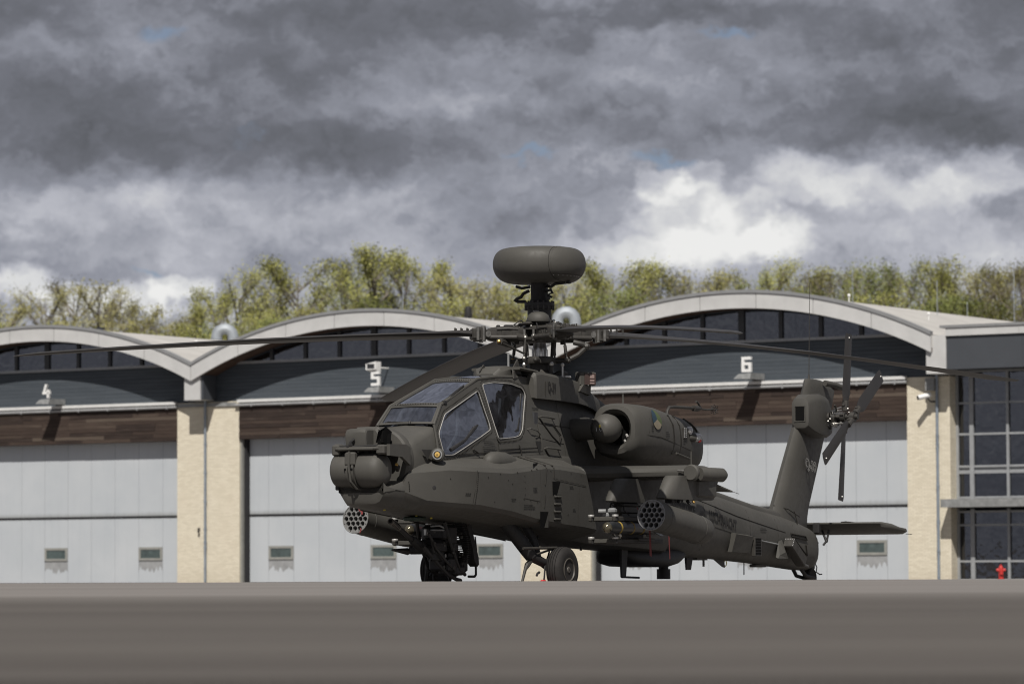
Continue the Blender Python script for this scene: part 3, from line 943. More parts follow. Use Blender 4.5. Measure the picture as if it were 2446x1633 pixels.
# fire hydrant in front of the office glass
hy = empty('fire_hydrant', (16.02, 126.3, 0.0))
MB().lathe([(0.13, 0.0), (0.13, 0.05), (0.085, 0.06), (0.085, 0.30), (0.11, 0.31), (0.11, 0.35), (0.085, 0.36), (0.085, 0.44), (0.06, 0.50), (0.01, 0.53)], 16).build('barrel', M['hydrant'], hy)
MB().cyl((-0.16, 0, 0.37), (0.16, 0, 0.37), 0.05, 12).cyl((0, -0.14, 0.26), (0, 0, 0.26), 0.055, 12).build('outlet', M['hydrant'], hy)
MB().cyl((0, 0, 0.52), (0, 0, 0.57), 0.025, 6).build('top_nut', M['hydrant'], hy)
tag(hy, 'red fire hydrant standing in front of the office glass', 'fire hydrant')
for o_ in hy.children:
    o_.scale = (0.95, 0.95, 0.95)


# ------------------------------------------------------------------ trees behind the hangars
def leaf_mat(name, c0, c1):
    def f(t, b, co):
        oi = t.add('ShaderNodeNewGeometry')
        c = t.ramp(oi.outputs['Random Per Island'], [(0.0, c0), (1.0, c1)])
        t.put(b.inputs['Base Color'], c)
        b.inputs['Subsurface Weight'].default_value = 0.0
    return principled(name, f, 0.6, 0, 0.3)


M['leaf_yellow'] = leaf_mat('spring_leaf', (0.195, 0.200, 0.050), (0.39, 0.385, 0.12))
M['leaf_green'] = leaf_mat('green_leaf', (0.115, 0.140, 0.036), (0.25, 0.27, 0.082))
M['leaf_bud'] = leaf_mat('budding_leaf', (0.205, 0.195, 0.068), (0.37, 0.345, 0.13))
M['bark'] = plain('bark', (0.20, 0.175, 0.15), 0.9, 0, 0.2, 0.3, 3)


def tree_meshes(seed, h, w, leaves, twigs, shape):
    """returns (trunk mesh builder, crown mesh builder): upright limbs, twig sprays, small leaves on the twigs"""
    r = random.Random(seed)
    tr, cr = MB(), MB()
    tr.tube([(0, 0, -0.3), (0.1, 0, h * .3), (r.uniform(-.3, .3), r.uniform(-.3, .3), h * .62), (r.uniform(-.3, .3), 0, h * .95)], [0.30, 0.22, 0.11, 0.02], 7)
    tips = []
    nl = 34
    for k in range(nl):
        f = 0.20 + 0.72 * k / nl
        z0 = h * f
        a = r.uniform(0, 2 * PI)
        # crown: widest a little above the middle, rounded at the top, with bays and bulges
        q_ = min(1.0, max(0.0, (f - 0.12) / 0.86))
        wid = w * (1 - abs(2 * q_ ** shape - 1) ** 2.3) ** 0.6 * r.uniform(0.6, 1.1) + 0.25
        rise = h * r.uniform(0.09, 0.17)
        top = min(h * 0.985, z0 + rise)
        p = [(0, 0, z0), (math.cos(a) * wid * .5, math.sin(a) * wid * .5, lerp(z0, top, .5)), (math.cos(a) * wid * .92, math.sin(a) * wid * .92, top)]
        tr.tube(p, [0.070, 0.042, 0.014], 5, caps=False)
        for q in range(twigs):
            t = r.uniform(0.22, 1.0)
            b0 = Vector(p[0]).lerp(Vector(p[1]), t * 2) if t < .5 else Vector(p[1]).lerp(Vector(p[2]), t * 2 - 1)
            d = Vector((math.cos(a + r.uniform(-1.6, 1.6)) * r.uniform(.2, .8), math.sin(a + r.uniform(-1.6, 1.6)) * r.uniform(.2, .8), r.uniform(.35, 1.2)))
            L = r.uniform(0.6, 1.5)
            b1 = b0 + d.normalized() * L
            if b1.z > h: b1.z = h - r.uniform(0, .5)
            tr.tube([b0, b0.lerp(b1, .5) + Vector((r.uniform(-.06, .06), r.uniform(-.06, .06), 0)), b1], [0.017, 0.012, 0.005], 3, caps=False)
            tips.append((b0, b1))
    for k in range(leaves):
        b0, b1 = tips[int(r.random() * len(tips))]
        c = b0.lerp(b1, r.random() ** 0.7) + Vector((r.gauss(0, .26), r.gauss(0, .26), r.gauss(0, .24)))
        s = r.uniform(0.035, 0.08)
        a = Vector((r.gauss(0, 1), r.gauss(0, 1), r.gauss(0, 1))).normalized(); b = a.orthogonal().normalized() * s * r.uniform(.5, .9)
        a = a * s
        cr.v += [tuple(c - a), tuple(c + b), tuple(c + a), tuple(c - b)]
        n = len(cr.v)
        cr.f.append((n - 4, n - 3, n - 2, n - 1)); cr.mi.append(0)
    return tr, cr


TREE = []
for sd, h, w, lv, tw, shp, lm in ((1, 18.5, 3.1, 15000, 15, 1.25, 'leaf_yellow'), (2, 18.0, 2.6, 12000, 14, 1.1, 'leaf_yellow'), (3, 17.5, 3.2, 11000, 16, 1.25, 'leaf_bud'),
                                  (4, 18.0, 2.2, 11000, 13, 1.05, 'leaf_green'), (5, 17.0, 2.9, 8000, 14, 1.2, 'leaf_bud'), (6, 18.5, 2.9, 15000, 14, 1.2, 'leaf_green')):
    tr, cr = tree_meshes(sd, h, w, lv, tw, shp)
    root = empty('tree')
    tr.build('trunk', M['bark'], root, 60)
    cr.build('crown', M[lm], root, smooth=False, fix=False)
    TREE.append((root, h, sd))
TREEPOS = [   # photo x of the crown, photo y of its top, kind, distance, width factor
    (0, 700, 2, 232, 1.0), (105, 672, 2, 236, 1.0), (165, 648, 2, 240, 1.1), (222, 655, 4, 238, 1.1), (255, 690, 2, 244, 0.8), (300, 702, 4, 250, 1.1), (345, 735, 4, 236, 1.0),
    (395, 728, 4, 232, 1.0), (445, 705, 0, 240, 0.9), (500, 668, 0, 246, 0.9), (545, 622, 1, 238, 1.05), (590, 690, 4, 252, 1.0), (632, 640, 4, 240, 0.8), (680, 600, 0, 234, 1.15),
    (725, 655, 1, 250, 1.0), (790, 628, 3, 242, 0.9), (822, 600, 0, 250, 0.9), (858, 574, 0, 236, 1.2), (925, 588, 1, 240, 1.05), (985, 600, 0, 246, 0.95), (1040, 640, 2, 238, 1.0), (1090, 652, 4, 244, 1.1),
    (1145, 655, 4, 240, 1.0), (1190, 660, 1, 236, 1.0), (1245, 652, 2, 242, 1.0), (1300, 645, 4, 238, 1.0), (1360, 640, 1, 246, 0.9), (1405, 605, 0, 236, 1.1), (1460, 606, 1, 240, 1.05), (1515, 622, 0, 246, 0.95),
    (1575, 642, 1, 240, 0.9), (1625, 626, 2, 236, 1.0), (1668, 640, 4, 248, 0.9), (1725, 630, 3, 240, 0.9), (1775, 604, 1, 236, 1.0), (1838, 620, 0, 242, 0.9), (1895, 624, 4, 238, 1.0), (1935, 622, 2, 244, 0.8), (1985, 612, 3, 236, 0.95),
    (2030, 640, 4, 248, 1.0), (2068, 606, 3, 240, 0.95), (2115, 632, 0, 246, 0.9), (2165, 604, 1, 236, 1.0), (2215, 618, 0, 242, 0.9), (2262, 626, 2, 238, 0.9), (2310, 616, 4, 240, 1.0), (2352, 610, 2, 236, 1.0), (2400, 615, 1, 242, 1.0), (2250, 690, 5, 226, 0.9),
    (60, 745, 0, 226, 1.0), (420, 765, 5, 226, 1.1), (560, 735, 5, 224, 1.1), (480, 750, 0, 222, 1.0), (760, 705, 2, 224, 1.0), (640, 715, 0, 224, 1.0), (900, 690, 5, 226, 1.0), (1010, 690, 1, 224, 1.0), (1110, 705, 0, 226, 1.0), (1220, 700, 2, 224, 1.0),
    (1340, 715, 5, 222, 1.0), (1290, 690, 1, 232, 1.0), (1430, 665, 5, 226, 1.0), (1560, 680, 2, 224, 1.0), (1690, 675, 0, 226, 1.0), (1800, 670, 2, 224, 1.0), (1900, 670, 5, 226, 1.0), (2010, 680, 1, 222, 1.0), (2130, 690, 5, 224, 1.0), (2200, 700, 3, 222, 1.0), (2320, 700, 0, 224, 1.0),
    (190, 735, 4, 224, 1.1), (20, 760, 5, 222, 0.9), (270, 768, 5, 222, 1.2), (330, 775, 0, 222, 1.2), (-60, 690, 1, 238, 1.0), (-140, 650, 0, 240, 1.0), (2460, 600, 0, 240, 1.0), (2530, 620, 2, 238, 1.0)]
LOOK = {0: 'broad yellow green spring tree', 1: 'slender yellow green spring tree', 2: 'olive brown budding tree', 3: 'narrow dark green poplar', 4: 'sparse olive tree', 5: 'full bright green tree'}
used = set(); TAGS = []
for px, py, kind, dist, wf in TREEPOS:
    src, h0, sd = TREE[kind]
    o = src if kind not in used else dup(src)
    used.add(kind)
    t = dist / math.cos(0)
    X = (px * 1.0413 - 1223) / 9172.0 * t
    top = 0.25 + (1373 + (1223 - px * 1.0413) * 0.0045 - py * 1.0413) / 9172.0 * t * 1.005
    o.location = (X, t, 0)
    sc = top / (h0 * 1.0)
    o.scale = (wf * 0.92, wf * 0.92, sc)
    o.rotation_euler = (0, 0, random.uniform(0, 2 * PI))
    TAGS.append((o, kind, px, dist))
MARKS = [(60, 'over the left flank of hangar four'), (210, 'over the crown of hangar four'), (330, 'over the right flank of hangar four'), (470, 'over the valley of hangars four and five'), (560, 'behind the bent duct'),
         (700, 'over the left flank of hangar five'), (800, 'short of the crown of hangar five'), (915, 'over the crown of hangar five'), (985, 'by the grey stack on hangar five'), (1050, 'between grey stack and black chimney'), (1130, 'behind the black chimney'),
         (1240, 'just left of the radar mast'), (1350, 'just right of the radar mast'), (1450, 'just right of the radar dome'), (1560, 'over the left flank of hangar six'), (1660, 'short of the crown of hangar six'),
         (1780, 'over the crown of hangar six'), (1870, 'left of the tail whip antenna'), (1950, 'right of the tail whip antenna'), (2020, 'over the right flank of hangar six'), (2130, 'where hangar six meets the office'), (2205, 'before the shorter office rod'),
         (2245, 'behind the shorter office rod'), (2300, 'behind the round office vent'), (2375, 'behind the taller office rod'), (9999, 'past the taller office rod')]
groups = {}
for o, kind, px, dist in sorted(TAGS, key=lambda t: t[2]):
    spot = next(m for lim, m in MARKS if px < lim)
    groups.setdefault((kind, spot), []).append((o, 'front row' if dist < 230 else 'back row'))
for (kind, spot), os_ in groups.items():
    for i, (o, row) in enumerate(os_):
        lab = '%s %s' % (LOOK[kind], spot)
        if len(os_) > 1:
            same = [q for q in os_ if q[1] == row]
            lab += ', ' + row if len(same) == 1 else ', %s of the %s two' % ('taller' if o.scale.z >= max(q[0].scale.z for q in same) else 'shorter', row[:-4])
        tag(o, lab, 'tree', 'trees behind the hangars')


# ------------------------------------------------------------------ the helicopter: local x to the nose, y to its left side, z up
heli = empty('attack_helicopter', (0.4005, 55.5, 0.0), math.radians(-119.0))
tag(heli, 'dark olive attack helicopter with a round radar dome above its rotor', 'helicopter')
H = heli
OL = M['olive']


def side_w(x, z):
    """half width of the cabin at station x and height z"""
    w = interp(z, [(1.60, .60), (1.90, .575), (2.15, .54), (2.30, .50), (2.50, .452), (2.75, .398), (2.95, .352), (3.06, .325)])
    return w * interp(x, [(2.4, 1.0), (3.2, .965), (3.8, .915), (4.4, .80)])


def half(pts):
    """closed ring from a half profile (y>=0, bottom to top)"""
    return pts + [(-y, z) for y, z in reversed(pts) if abs(y) > 1e-6]


def ring(x, pts):
    return [(x, y, z) for y, z in half(pts)]


# --- lower hull and belly
mb = MB()
hull = []
for x, zb, wb, wm, zt in [(4.985, 1.245, .22, .345, 1.41), (4.96, 1.20, .27, .37, 1.425), (4.80, 1.155, .33, .42, 1.44), (4.4, 1.12, .38, .455, 1.55), (4.0, 1.085, .42, .50, 1.80), (3.4, 1.03, .45, .54, 1.90),
                          (2.7, .97, .47, .57, 1.94), (1.2, .83, .50, .60, 1.96), (0.2, .73, .50, .60, 1.96), (-0.5, .665, .50, .60, 1.95), (-1.6, .635, .47, .58, 1.92), (-2.6, .595, .44, .54, 1.85), (-3.2, .565, .40, .48, 1.78)]:
    hull.append(ring(x, [(0, zb), (wb * .72, zb + .004), (wb, zb + .035), (wm - .015, zb + .16), (wm, zb + .24), (wm, zt - .06), (wm - .04, zt), (0, zt + .01)]))
mb.loft(hull).build('lower_fuselage', OL, H, 40)

# --- nose: rounded deck ahead of the windshield
mb = MB()
nose = []
for x, w, zs, zt in [(4.46, .36, 1.86, 1.98), (4.42, .395, 1.92, 2.05), (4.25, .42, 2.0, 2.125), (4.0, .445, 2.10, 2.215), (3.80, .462, 2.19, 2.292)]:
    nose.append([(x, y, z) for y, z in half([(0, 1.45), (w * 1.02, 1.45), (w * 1.10, 1.70), (w * 1.08, 1.86), (w, zs), (w * .9, lerp(zs, zt, .62)), (w * .62, zt - .022), (0, zt)])])
mb.loft(nose).build('nose_deck', OL, H, 50)
# round collar of the sensor turret
mb = MB()
TM = Matrix.Translation((4.50, 0.0, 1.78)) @ Matrix.Rotation(PI / 2, 4, 'Y')
mb.lathe([(.33, -.22), (.43, -.20), (.455, -.12), (.445, -.03), (.42, .0), (.31, .01)], 36, TM)
mb.build('turret_collar', OL, H, 30)
MB().lathe([(.318, -.05), (.318, .0), (.02, .001)], 28, TM).build('turret_well', M['hole'], H)

# --- cockpit shell with real window openings (both sides)
S1 = round_poly([(2.503, 2.80), (2.373, 2.345), (2.375, 2.262), (3.46, 1.885), (3.70, 1.873), (3.78, 2.16), (3.515, 2.44)], .05)
S2 = round_poly([(2.35, 2.895), (2.0, 2.935), (1.52, 2.935), (1.205, 2.885), (1.15, 2.80), (1.437, 2.30), (1.56, 2.205), (1.74, 2.172), (2.175, 2.14), (2.20, 2.16)], .05)
SHELL = [(3.82, 1.72), (3.82, 2.295), (3.56, 2.565), (2.45, 2.962), (1.9, 3.02), (1.3, 3.045), (0.93, 3.03), (0.93, 2.45), (0.93, 1.72)]


def on_side(sg, d=0.0):
    return lambda x, z: (x, sg * (side_w(x, z) + d), z)


def dense(poly, step=.12):
    return resample(poly, step)


for sg in (1, -1):
    mb = MB()
    mb.sheet(dense(SHELL), [dense(S1), dense(S2)], on_side(sg))
    nb = len(mb.v)
    # reveals: give the openings depth
    for hole in (dense(S1), dense(S2)):
        n = len(hole)
        a = [on_side(sg)(*p) for p in hole]; b = [on_side(sg, -.035)(*p) for p in hole]
        mb.add(a + b, [(i, (i + 1) % n, n + (i + 1) % n, n + i) for i in range(n)])
    mb.build('cockpit_side', OL, H, 30)
    for poly, nm in ((S1, 'canopy_pane'), (S2, 'canopy_pane')):
        g = MB()
        g.sheet(dense(offset_poly(poly, .008)), [], on_side(sg, -.012))
        pane = g.build(nm, M['canopy_glass'], H, 30, smooth=True)
        fr = MB()
        loop = [on_side(sg, .004)(*p) for p in dense(poly, .06)]
        fr.tube(loop + [loop[0]], .0052, 5, caps=False).build('window_seal', M['seal'], pane)
    bo = MB()
    for poly in (S1, S2):
        for p in resample(offset_poly(poly, .048), .036):
            q = Vector(on_side(sg, .0)(*p)); nrm = Vector((0, sg, .25)).normalized()
            bo.cyl(q - nrm * .004, q + nrm * .005, .0095, 5)
    tag(bo.build('frame_bolts', M['seam'], H, smooth=False), kind='stuff')


# --- windshield, overhead pane and roof pane: panels between the two canopy edges
def cross_panel(name, a, b, hole, inset, mat_glass, bulge=0.0, bolts=True):
    """a, b: (x, z) of the lower and upper edge; u in -1..1 across, v in 0..1 up; hole in u,v"""
    def fn(d=0.0, bl=0.0):
        def f(u, v):
            x, z = lerp(a[0], b[0], v), lerp(a[1], b[1], v)
            y = u * (side_w(x, z) + .0)
            nx, nz = (b[1] - a[1]), -(b[0] - a[0])
            L = math.hypot(nx, nz)
            crown = (1 - u * u) * .018 + bl * max(0, (1 - u * u)) * max(0, 1 - (2 * v - 1) ** 2)
            return (x + nx / L * (d + crown), y, z + nz / L * (d + crown))
        return f
    outer = []
    m = 8
    outer = [(-1 + 2 * k / m, 0) for k in range(m)] + [(1, 0), (1, .5), (1, 1)] + [(1 - 2 * k / m, 1) for k in range(1, m)] + [(-1, 1), (-1, .5)]
    hl = round_poly(hole, .05)
    mb = MB().sheet(outer, [dense(hl, .1)], fn())
    hh = dense(hl, .1); n = len(hh)
    mb.add([fn()(*p) for p in hh] + [fn(-.03)(*p) for p in hh], [(i, (i + 1) % n, n + (i + 1) % n, n + i) for i in range(n)])
    mb.build(name, OL, H, 40)
    us = [-1 + 2 * k / 10 for k in range(11)]
    # glass as a grid so that it can bulge
    u0 = min(p[0] for p in hl); u1 = max(p[0] for p in hl); v0 = min(p[1] for p in hl); v1 = max(p[1] for p in hl)
    g = MB()
    g.loft([[fn(-.010, bulge)(lerp(u0 - .01, u1 + .01, i / 12), lerp(v0 - .01, v1 + .01, k / 8)) for i in range(13)] for k in range(9)], closed=False, caps=False)
    pane = g.build('canopy_pane', mat_glass, H, 60)
    if bolts:
        bo = MB()
        for p in resample(hl, .01):
            pass
        L = math.hypot(b[0] - a[0], b[1] - a[1]); W = side_w(lerp(a[0], b[0], .5), lerp(a[1], b[1], .5))
        for k in range(int(2 * W * (u1 - u0) / 2 / .036)):
            u = u0 + (u1 - u0) * (k + .5) / int(2 * W * (u1 - u0) / 2 / .036)
            for v in (v0 - .045 / L, v1 + .045 / L):
                if 0 < v < 1:
                    q = Vector(fn(.0)(u, v)); bo.sphere(q, .0095, 5)
        for k in range(int(L * (v1 - v0) / .036)):
            v = v0 + (v1 - v0) * (k + .5) / int(L * (v1 - v0) / .036)
            for u in (u0 - .045 / W, u1 + .045 / W):
                q = Vector(fn(.0)(u, v)); bo.sphere(q, .0095, 5)
        tag(bo.build('frame_bolts', M['seam'], H, smooth=False), kind='stuff')
    return pane


cross_panel('windshield_frame', (3.82, 2.297), (3.56, 2.565), [(-.86, .10), (.86, .10), (.885, .90), (-.885, .90)], .04, M['canopy_glass'])
cross_panel('overhead_frame', (3.56, 2.567), (2.45, 2.963), [(-.83, .05), (.83, .05), (.84, .90), (-.84, .90)], .04, M['overhead_glass'])
cross_panel('roof_frame', (2.45, 2.965), (0.93, 3.04), [(-.80, .12), (.80, .12), (.80, .74), (-.80, .74)], .04, M['overhead_glass'], .05)
# canopy edge beams along the shoulder
mb = MB()
for sg in (1, -1):
    pts = [(3.83, 2.29), (3.56, 2.57), (2.45, 2.968), (1.9, 3.024), (1.3, 3.048), (0.93, 3.035)]
    mb.tube([(x, sg * (side_w(x, z) - .012), z - .005) for x, z in pts], .024, 8)
    mb.tube([(3.826, sg * side_w(3.82, z) - sg * .008, z) for z in (1.8, 2.05, 2.29)], .02, 8)
mb.build('canopy_beam', OL, H)
# wipers
w1 = MB().tube([(3.80, .04, 2.335), (3.80, .0, 2.33), (3.79, -.34, 2.335)], .007, 6).cyl((3.83, .06, 2.30), (3.80, .06, 2.34), .018, 8).cyl((3.805, .18, 2.325), (3.795, -.30, 2.345), .005, 5)
w2 = MB().tube([(3.44, .395, 2.60), (3.20, .385, 2.715), (2.86, .365, 2.86)], .011, 6).tube([(3.40, .37, 2.635), (2.9, .35, 2.845)], .006, 6).rbox((3.46, .40, 2.60), (.09, .05, .06), .012)
w1.each('wiper', M['black'], H, w2)

# --- cockpit interior
it = MB()
it.box((1.0, -.50, 1.70), (3.80, .50, 1.76)).box((0.95, -.48, 1.76), (1.05, .48, 2.55)).box((2.30, -.48, 1.76), (2.40, .48, 2.30))
it.build('cockpit_floor', M['interior'], H, smooth=False)
for x, z in ((2.62, 1.80), (1.42, 2.02)):
    st = MB()
    st.rbox((x + .12, 0, z + .10), (.48, .46, .14), .04)
    st.rbox((x - .10, 0, z + .46), (.13, .46, .66), .05, mat=None)
    st.rbox((x - .12, 0, z + .83 if z > 1.9 else z + .84), (.11, .26, .18), .04)
    s = st.build('seat', M['seat'], H)
    MB().tube([(x - .02, .12, z + .72), (x + .03, .13, z + .4), (x + .16, .06, z + .18)], .022, 6).tube([(x - .02, -.12, z + .72), (x + .03, -.13, z + .4), (x + .16, -.06, z + .18)], .022, 6).build('harness', M['greygreen'], s)
ip = MB()
ip.rbox((3.45, 0, 2.0), (.22, .62, .40), .05).rbox((2.28, 0, 2.36), (.22, .60, .32), .05)
ip.build('instrument_panel', M['interior'], H)
gl = MB()
gl.rbox((3.30, -.1, 2.16), (.14, .22, .20), .04).tube([(2.05, .20, 2.12), (2.0, .18, 2.36)], .02, 8).rbox((2.0, .18, 2.40), (.05, .05, .10), .015).rbox((2.2, .26, 2.30), (.05, .16, .12), .01).rbox((3.26, .22, 2.02), (.05, .16, .13), .01)
gl.build('grip_controls', M['greygreen'], H)
# dark liners behind the window edges, grab rail
l1 = MB().tube([(3.72, .42, 2.20), (3.52, .41, 2.36), (3.2, .395, 2.52), (2.85, .375, 2.66), (2.60, .35, 2.74)], [.035, .035, .032, .035, .04], 8)
l2 = MB().tube([(1.25, .36, 2.80), (1.40, .41, 2.50), (1.55, .46, 2.28), (1.85, .48, 2.19)], [.03, .03, .045, .02], 8)
l3 = MB().tube([(2.52, .42, 2.36), (2.8, .48, 2.26), (3.1, .50, 2.09), (3.5, .515, 1.95)], .03, 8)
l1.each('window_liner', M['black'], H, l2, l3)

# --- sensor turret on the nose
ts = MB()
RX = Matrix.Rotation(-PI / 2, 4, 'X')


def drum(mb, y0, y1, r, x=4.93, z=1.655, e0=.09, e1=.09):
    prof = [(.02, y0)]
    for k in range(5):
        t = PI / 2 * k / 4
        prof.append((r - e0 + e0 * math.sin(t), y0 + e0 * (1 - math.cos(t))))
    for k in range(5):
        t = PI / 2 * k / 4
        prof.append((r - e1 + e1 * math.cos(t), y1 - e1 + e1 * math.sin(t)))
    prof.append((.02, y1))
    mb.lathe(prof, 40, Matrix.Translation((x, 0, z)) @ RX)
    return mb


tur = drum(MB(), -.405, -.135, .232, e0=.05, e1=.015).build('sensor_drum', OL, H, 30)
tur2 = drum(MB(), .0, .37, .238, e0=.02, e1=.15).build('sensor_drum', OL, H, 30)
mb = drum(MB(), -.14, .005, .21, e0=.01, e1=.01)
mb.build('drum_core', OL, H, 30)
st = MB()
for k in range(15):       # the two straps of the frame round the drums
    pass
for y0, y1, rr in ((-.132, -.100, .248), (-.045, -.013, .25)):
    st.lathe([(rr - .02, y0), (rr, y0), (rr, y1), (rr - .02, y1)], 40, Matrix.Translation((4.93, 0, 1.655)) @ RX)
st.rbox((5.13, -.07, 1.80), (.10, .16, .18), .02)
st.tube([(5.185, -.065, 1.90), (5.20, -.065, 1.70), (5.17, -.05, 1.50), (5.06, -.03, 1.41), (4.9, .0, 1.39)], .016, 6)
st.build('drum_strap', OL, H, 30)
MB().rbox((5.175, -.04, 1.66), (.02, .05, .035), .005).rbox((5.175, -.135, 1.66), (.02, .03, .03), .005).build('strap_buckle', M['hole'], H)
# yoke above the drums
yk = MB()
yk.rbox((4.98, .01, 1.935), (.28, .70, .055), .02).rbox((5.10, .0, 1.93), (.09, .54, .035), .01)
yk.rbox((4.98, .36, 1.92), (.26, .13, .13), .02)
yk.prism([(5.04, .43, 1.99), (4.62, .43, 2.0), (4.50, .43, 1.96), (4.50, .43, 1.72), (4.72, .43, 1.83), (5.04, .43, 1.84)], (0, .05, 0))
yk.rbox((5.0, -.34, 1.92), (.20, .13, .17), .03).prism([(5.04, -.36, 1.99), (4.62, -.36, 2.0), (4.50, -.36, 1.7), (5.04, -.36, 1.84)], (0, .05, 0))
yk.build('turret_yoke', OL, H, 40)
MB().tube([(5.06, -.30, 1.975), (5.08, -.05, 1.965), (5.06, .30, 1.975)], .016, 6).tube([(5.10, -.17, 1.90), (5.10, -.09, 2.03), (5.06, -.06, 2.07)], .016, 6).rbox((5.08, -.10, 2.0), (.05, .045, .07), .008).rbox((5.08, -.14, 1.97), (.05, .06, .03), .008).build('turret_cable', M['black'], H)
# night vision sensor on top
nv = MB()
sec = []
for y in (-.235, -.215, -.165, .03, .085, .10):
    k = {-.235: .7, -.215: .9, -.165: 1, .03: 1, .085: .93, .10: .8}[y]
    zc, xc = 2.085, 4.90
    sec.append([(xc + k * a, y, zc + k * b) for a, b in ((.13, -.125), (.145, .0), (.14, .075), (.11, .118), (.05, .125), (-.09, .125), (-.12, .09), (-.12, -.125))])
nv.loft(sec)
sec = []
for x, w, z1 in ((4.83, .20, 2.19), (4.78, .225, 2.235), (4.62, .225, 2.24), (4.55, .20, 2.21)):
    sec.append([(x, y - .02, z) for y, z in half([(0, 1.98), (w * .9, 1.98), (w, 2.03), (w, z1 - .07), (w * .72, z1), (0, z1 + .004)])])
nv.loft(sec)
nv.build('night_sensor', OL, H, 30)
nw = MB()
nw.add([(4.90, .215, 2.17), (4.88, .165, 2.02), (4.66, .25, 1.985), (4.62, .26, 2.17), (4.74, .24, 2.235)], [(0, 1, 2, 3, 4)])
nw.loft([[(4.80, .12, 2.02), (4.80, .23, 2.02), (4.80, .23, 2.17), (4.80, .12, 2.21)], [(4.60, .12, 1.99), (4.60, .235, 1.99), (4.60, .235, 2.18), (4.60, .12, 2.22)]])
nw.build('sensor_window', M['hole'], H, smooth=False)
dr = MB().rbox((4.62, .22, 1.93), (.20, .20, .10), .02).tube([(4.72, .25, 1.94), (4.58, .3, 1.98)], .025, 8).tube([(4.66, .38, 1.70), (4.60, .33, 1.66)], .03, 8)
dr.build('turret_drive', M['hub'], H)
MB().cyl((4.68, .30, 1.955), (4.66, .34, 1.955), .018, 8).cyl((4.70, .36, 1.735), (4.68, .39, 1.725), .02, 8).build('turret_fitting', M['brass'], H)
# forward warning lens beside the nose
nl = MB()
nl.lathe([(.085, -.16), (.105, -.10), (.112, .02), (.108, .06), (.085, .075), (.03, .075)], 20, Matrix.Translation((4.02, .575, 1.872)) @ Matrix.Rotation(math.radians(62), 4, 'Z') @ Matrix.Rotation(math.radians(88), 4, 'Y') if False else Matrix.Translation((3.98, .60, 1.872)) @ Matrix.Rotation(math.radians(22), 4, 'Z') @ Matrix.Rotation(math.radians(90), 4, 'Y') @ Matrix.Scale(.82, 4))
sens = nl.build('warning_sensor', OL, H, 30)
LM = Matrix.Translation((3.98, .60, 1.872)) @ Matrix.Rotation(math.radians(22), 4, 'Z') @ Matrix.Rotation(math.radians(90), 4, 'Y') @ Matrix.Scale(.82, 4)
MB().lathe([(.082, .07), (.082, .084), (.062, .086), (.062, .07)], 24, LM).build('lens_ring', M['lamp_grey'], sens)
MB().lathe([(.0745, .0755), (.06, .081), (.02, .081)], 24, LM).build('lens_bezel', M['black'], sens)
MB().lathe([(.046, .08), (.040, .094), (.01, .10)], 24, LM).build('lens', M['amber'], sens)
MB().lathe([(.014, .095), (.012, .104), (.002, .105)], 12, LM).build('lens_core', M['brass'], sens)

# --- aft cabin, engine deck and the fairing behind the rotor mast
mb = MB()
aft = []
for x, zb, w, zt, wt in [(0.95, 1.7, 1.0, 2.86, .36), (0.2, 1.7, 1.0, 2.84, .36), (-0.6, 1.7, 1.0, 2.78, .34), (-1.6, 1.68, .98, 2.62, .30), (-2.6, 1.62, .90, 2.30, .24), (-3.6, 1.50, .72, 1.88, .2)]:
    aft.append(ring(x, [(0, zb), (.58 * w, zb), (.575 * w, 1.9 if x > -3 else zb + .12), (.54 * w, lerp(zb, zt, .42)), (.45 * w, lerp(zb, zt, .72)), (wt * 1.03, zt - .06), (wt * .9, zt), (0, zt + .01)]))
mb.loft(aft).build('aft_fuselage', OL, H, 30)
mb = MB()
dg = []
for x, w, z0, z1 in [(0.985, .44, 2.76, 3.07), (0.95, .468, 2.75, 3.125), (0.80, .478, 2.75, 3.14), (0.2, .492, 2.74, 3.10), (-0.30, .495, 2.72, 3.045), (-0.55, .47, 2.70, 2.985), (-0.85, .43, 2.66, 2.895), (-1.4, .36, 2.5, 2.75), (-2.4, .28, 2.2, 2.40), (-3.4, .2, 1.8, 2.0)]:
    dg.append(ring(x, [(0, z0), (w, z0), (w, lerp(z0, z1, .5)), (w * .985, z1 - .045), (w * .93, z1 - .005), (0, z1 + .012)]))
mb.loft(dg).build('rotor_fairing', OL, H, 30)
MB().box((0.986, -.36, 2.88), (0.992, .33, 3.085)).box((1.0, -.40, 3.075), (1.26, .36, 3.085)).build('cooling_inlet', M['hole'], H, smooth=False)
mb = MB()
mb.loft([[(x, y, z) for y, z in ((-.36, z0), (.40, z0), (.42, z0 + .02), (.40, z0 + .04), (-.36, z0 + .04), (-.38, z0 + .02))] for x, z0 in ((1.34, 3.145), (0.80, 3.115))])
mb.build('inlet_cover', OL, H)
hp = []
for x, w, z1 in ((1.62, .16, 3.08), (1.54, .23, 3.16), (1.36, .255, 3.20), (1.20, .25, 3.19), (1.17, .22, 3.13)):
    hp.append(ring(x, [(0, 2.98), (w, 2.98), (w, z1 - .05), (w * .82, z1), (0, z1 + .005)]))
hp = MB().loft(hp).build('roof_fairing', OL, H, 35)
MB().prism([(1.34, .28, 3.16), (1.20, .28, 3.30), (1.10, .30, 3.04), (1.42, .34, 3.02)], (0, .018, 0)).each('wire_cutter', M['hub'], H, MB().prism([(1.62, -.1, 3.12), (1.50, -.1, 3.22), (1.46, -.1, 3.18), (1.54, -.1, 3.1)], (0, .018, 0)), smooth=False)
MB().rbox((0.92, .30, 2.96), (.10, .14, .18), .03).build('inlet_duct', OL, H)
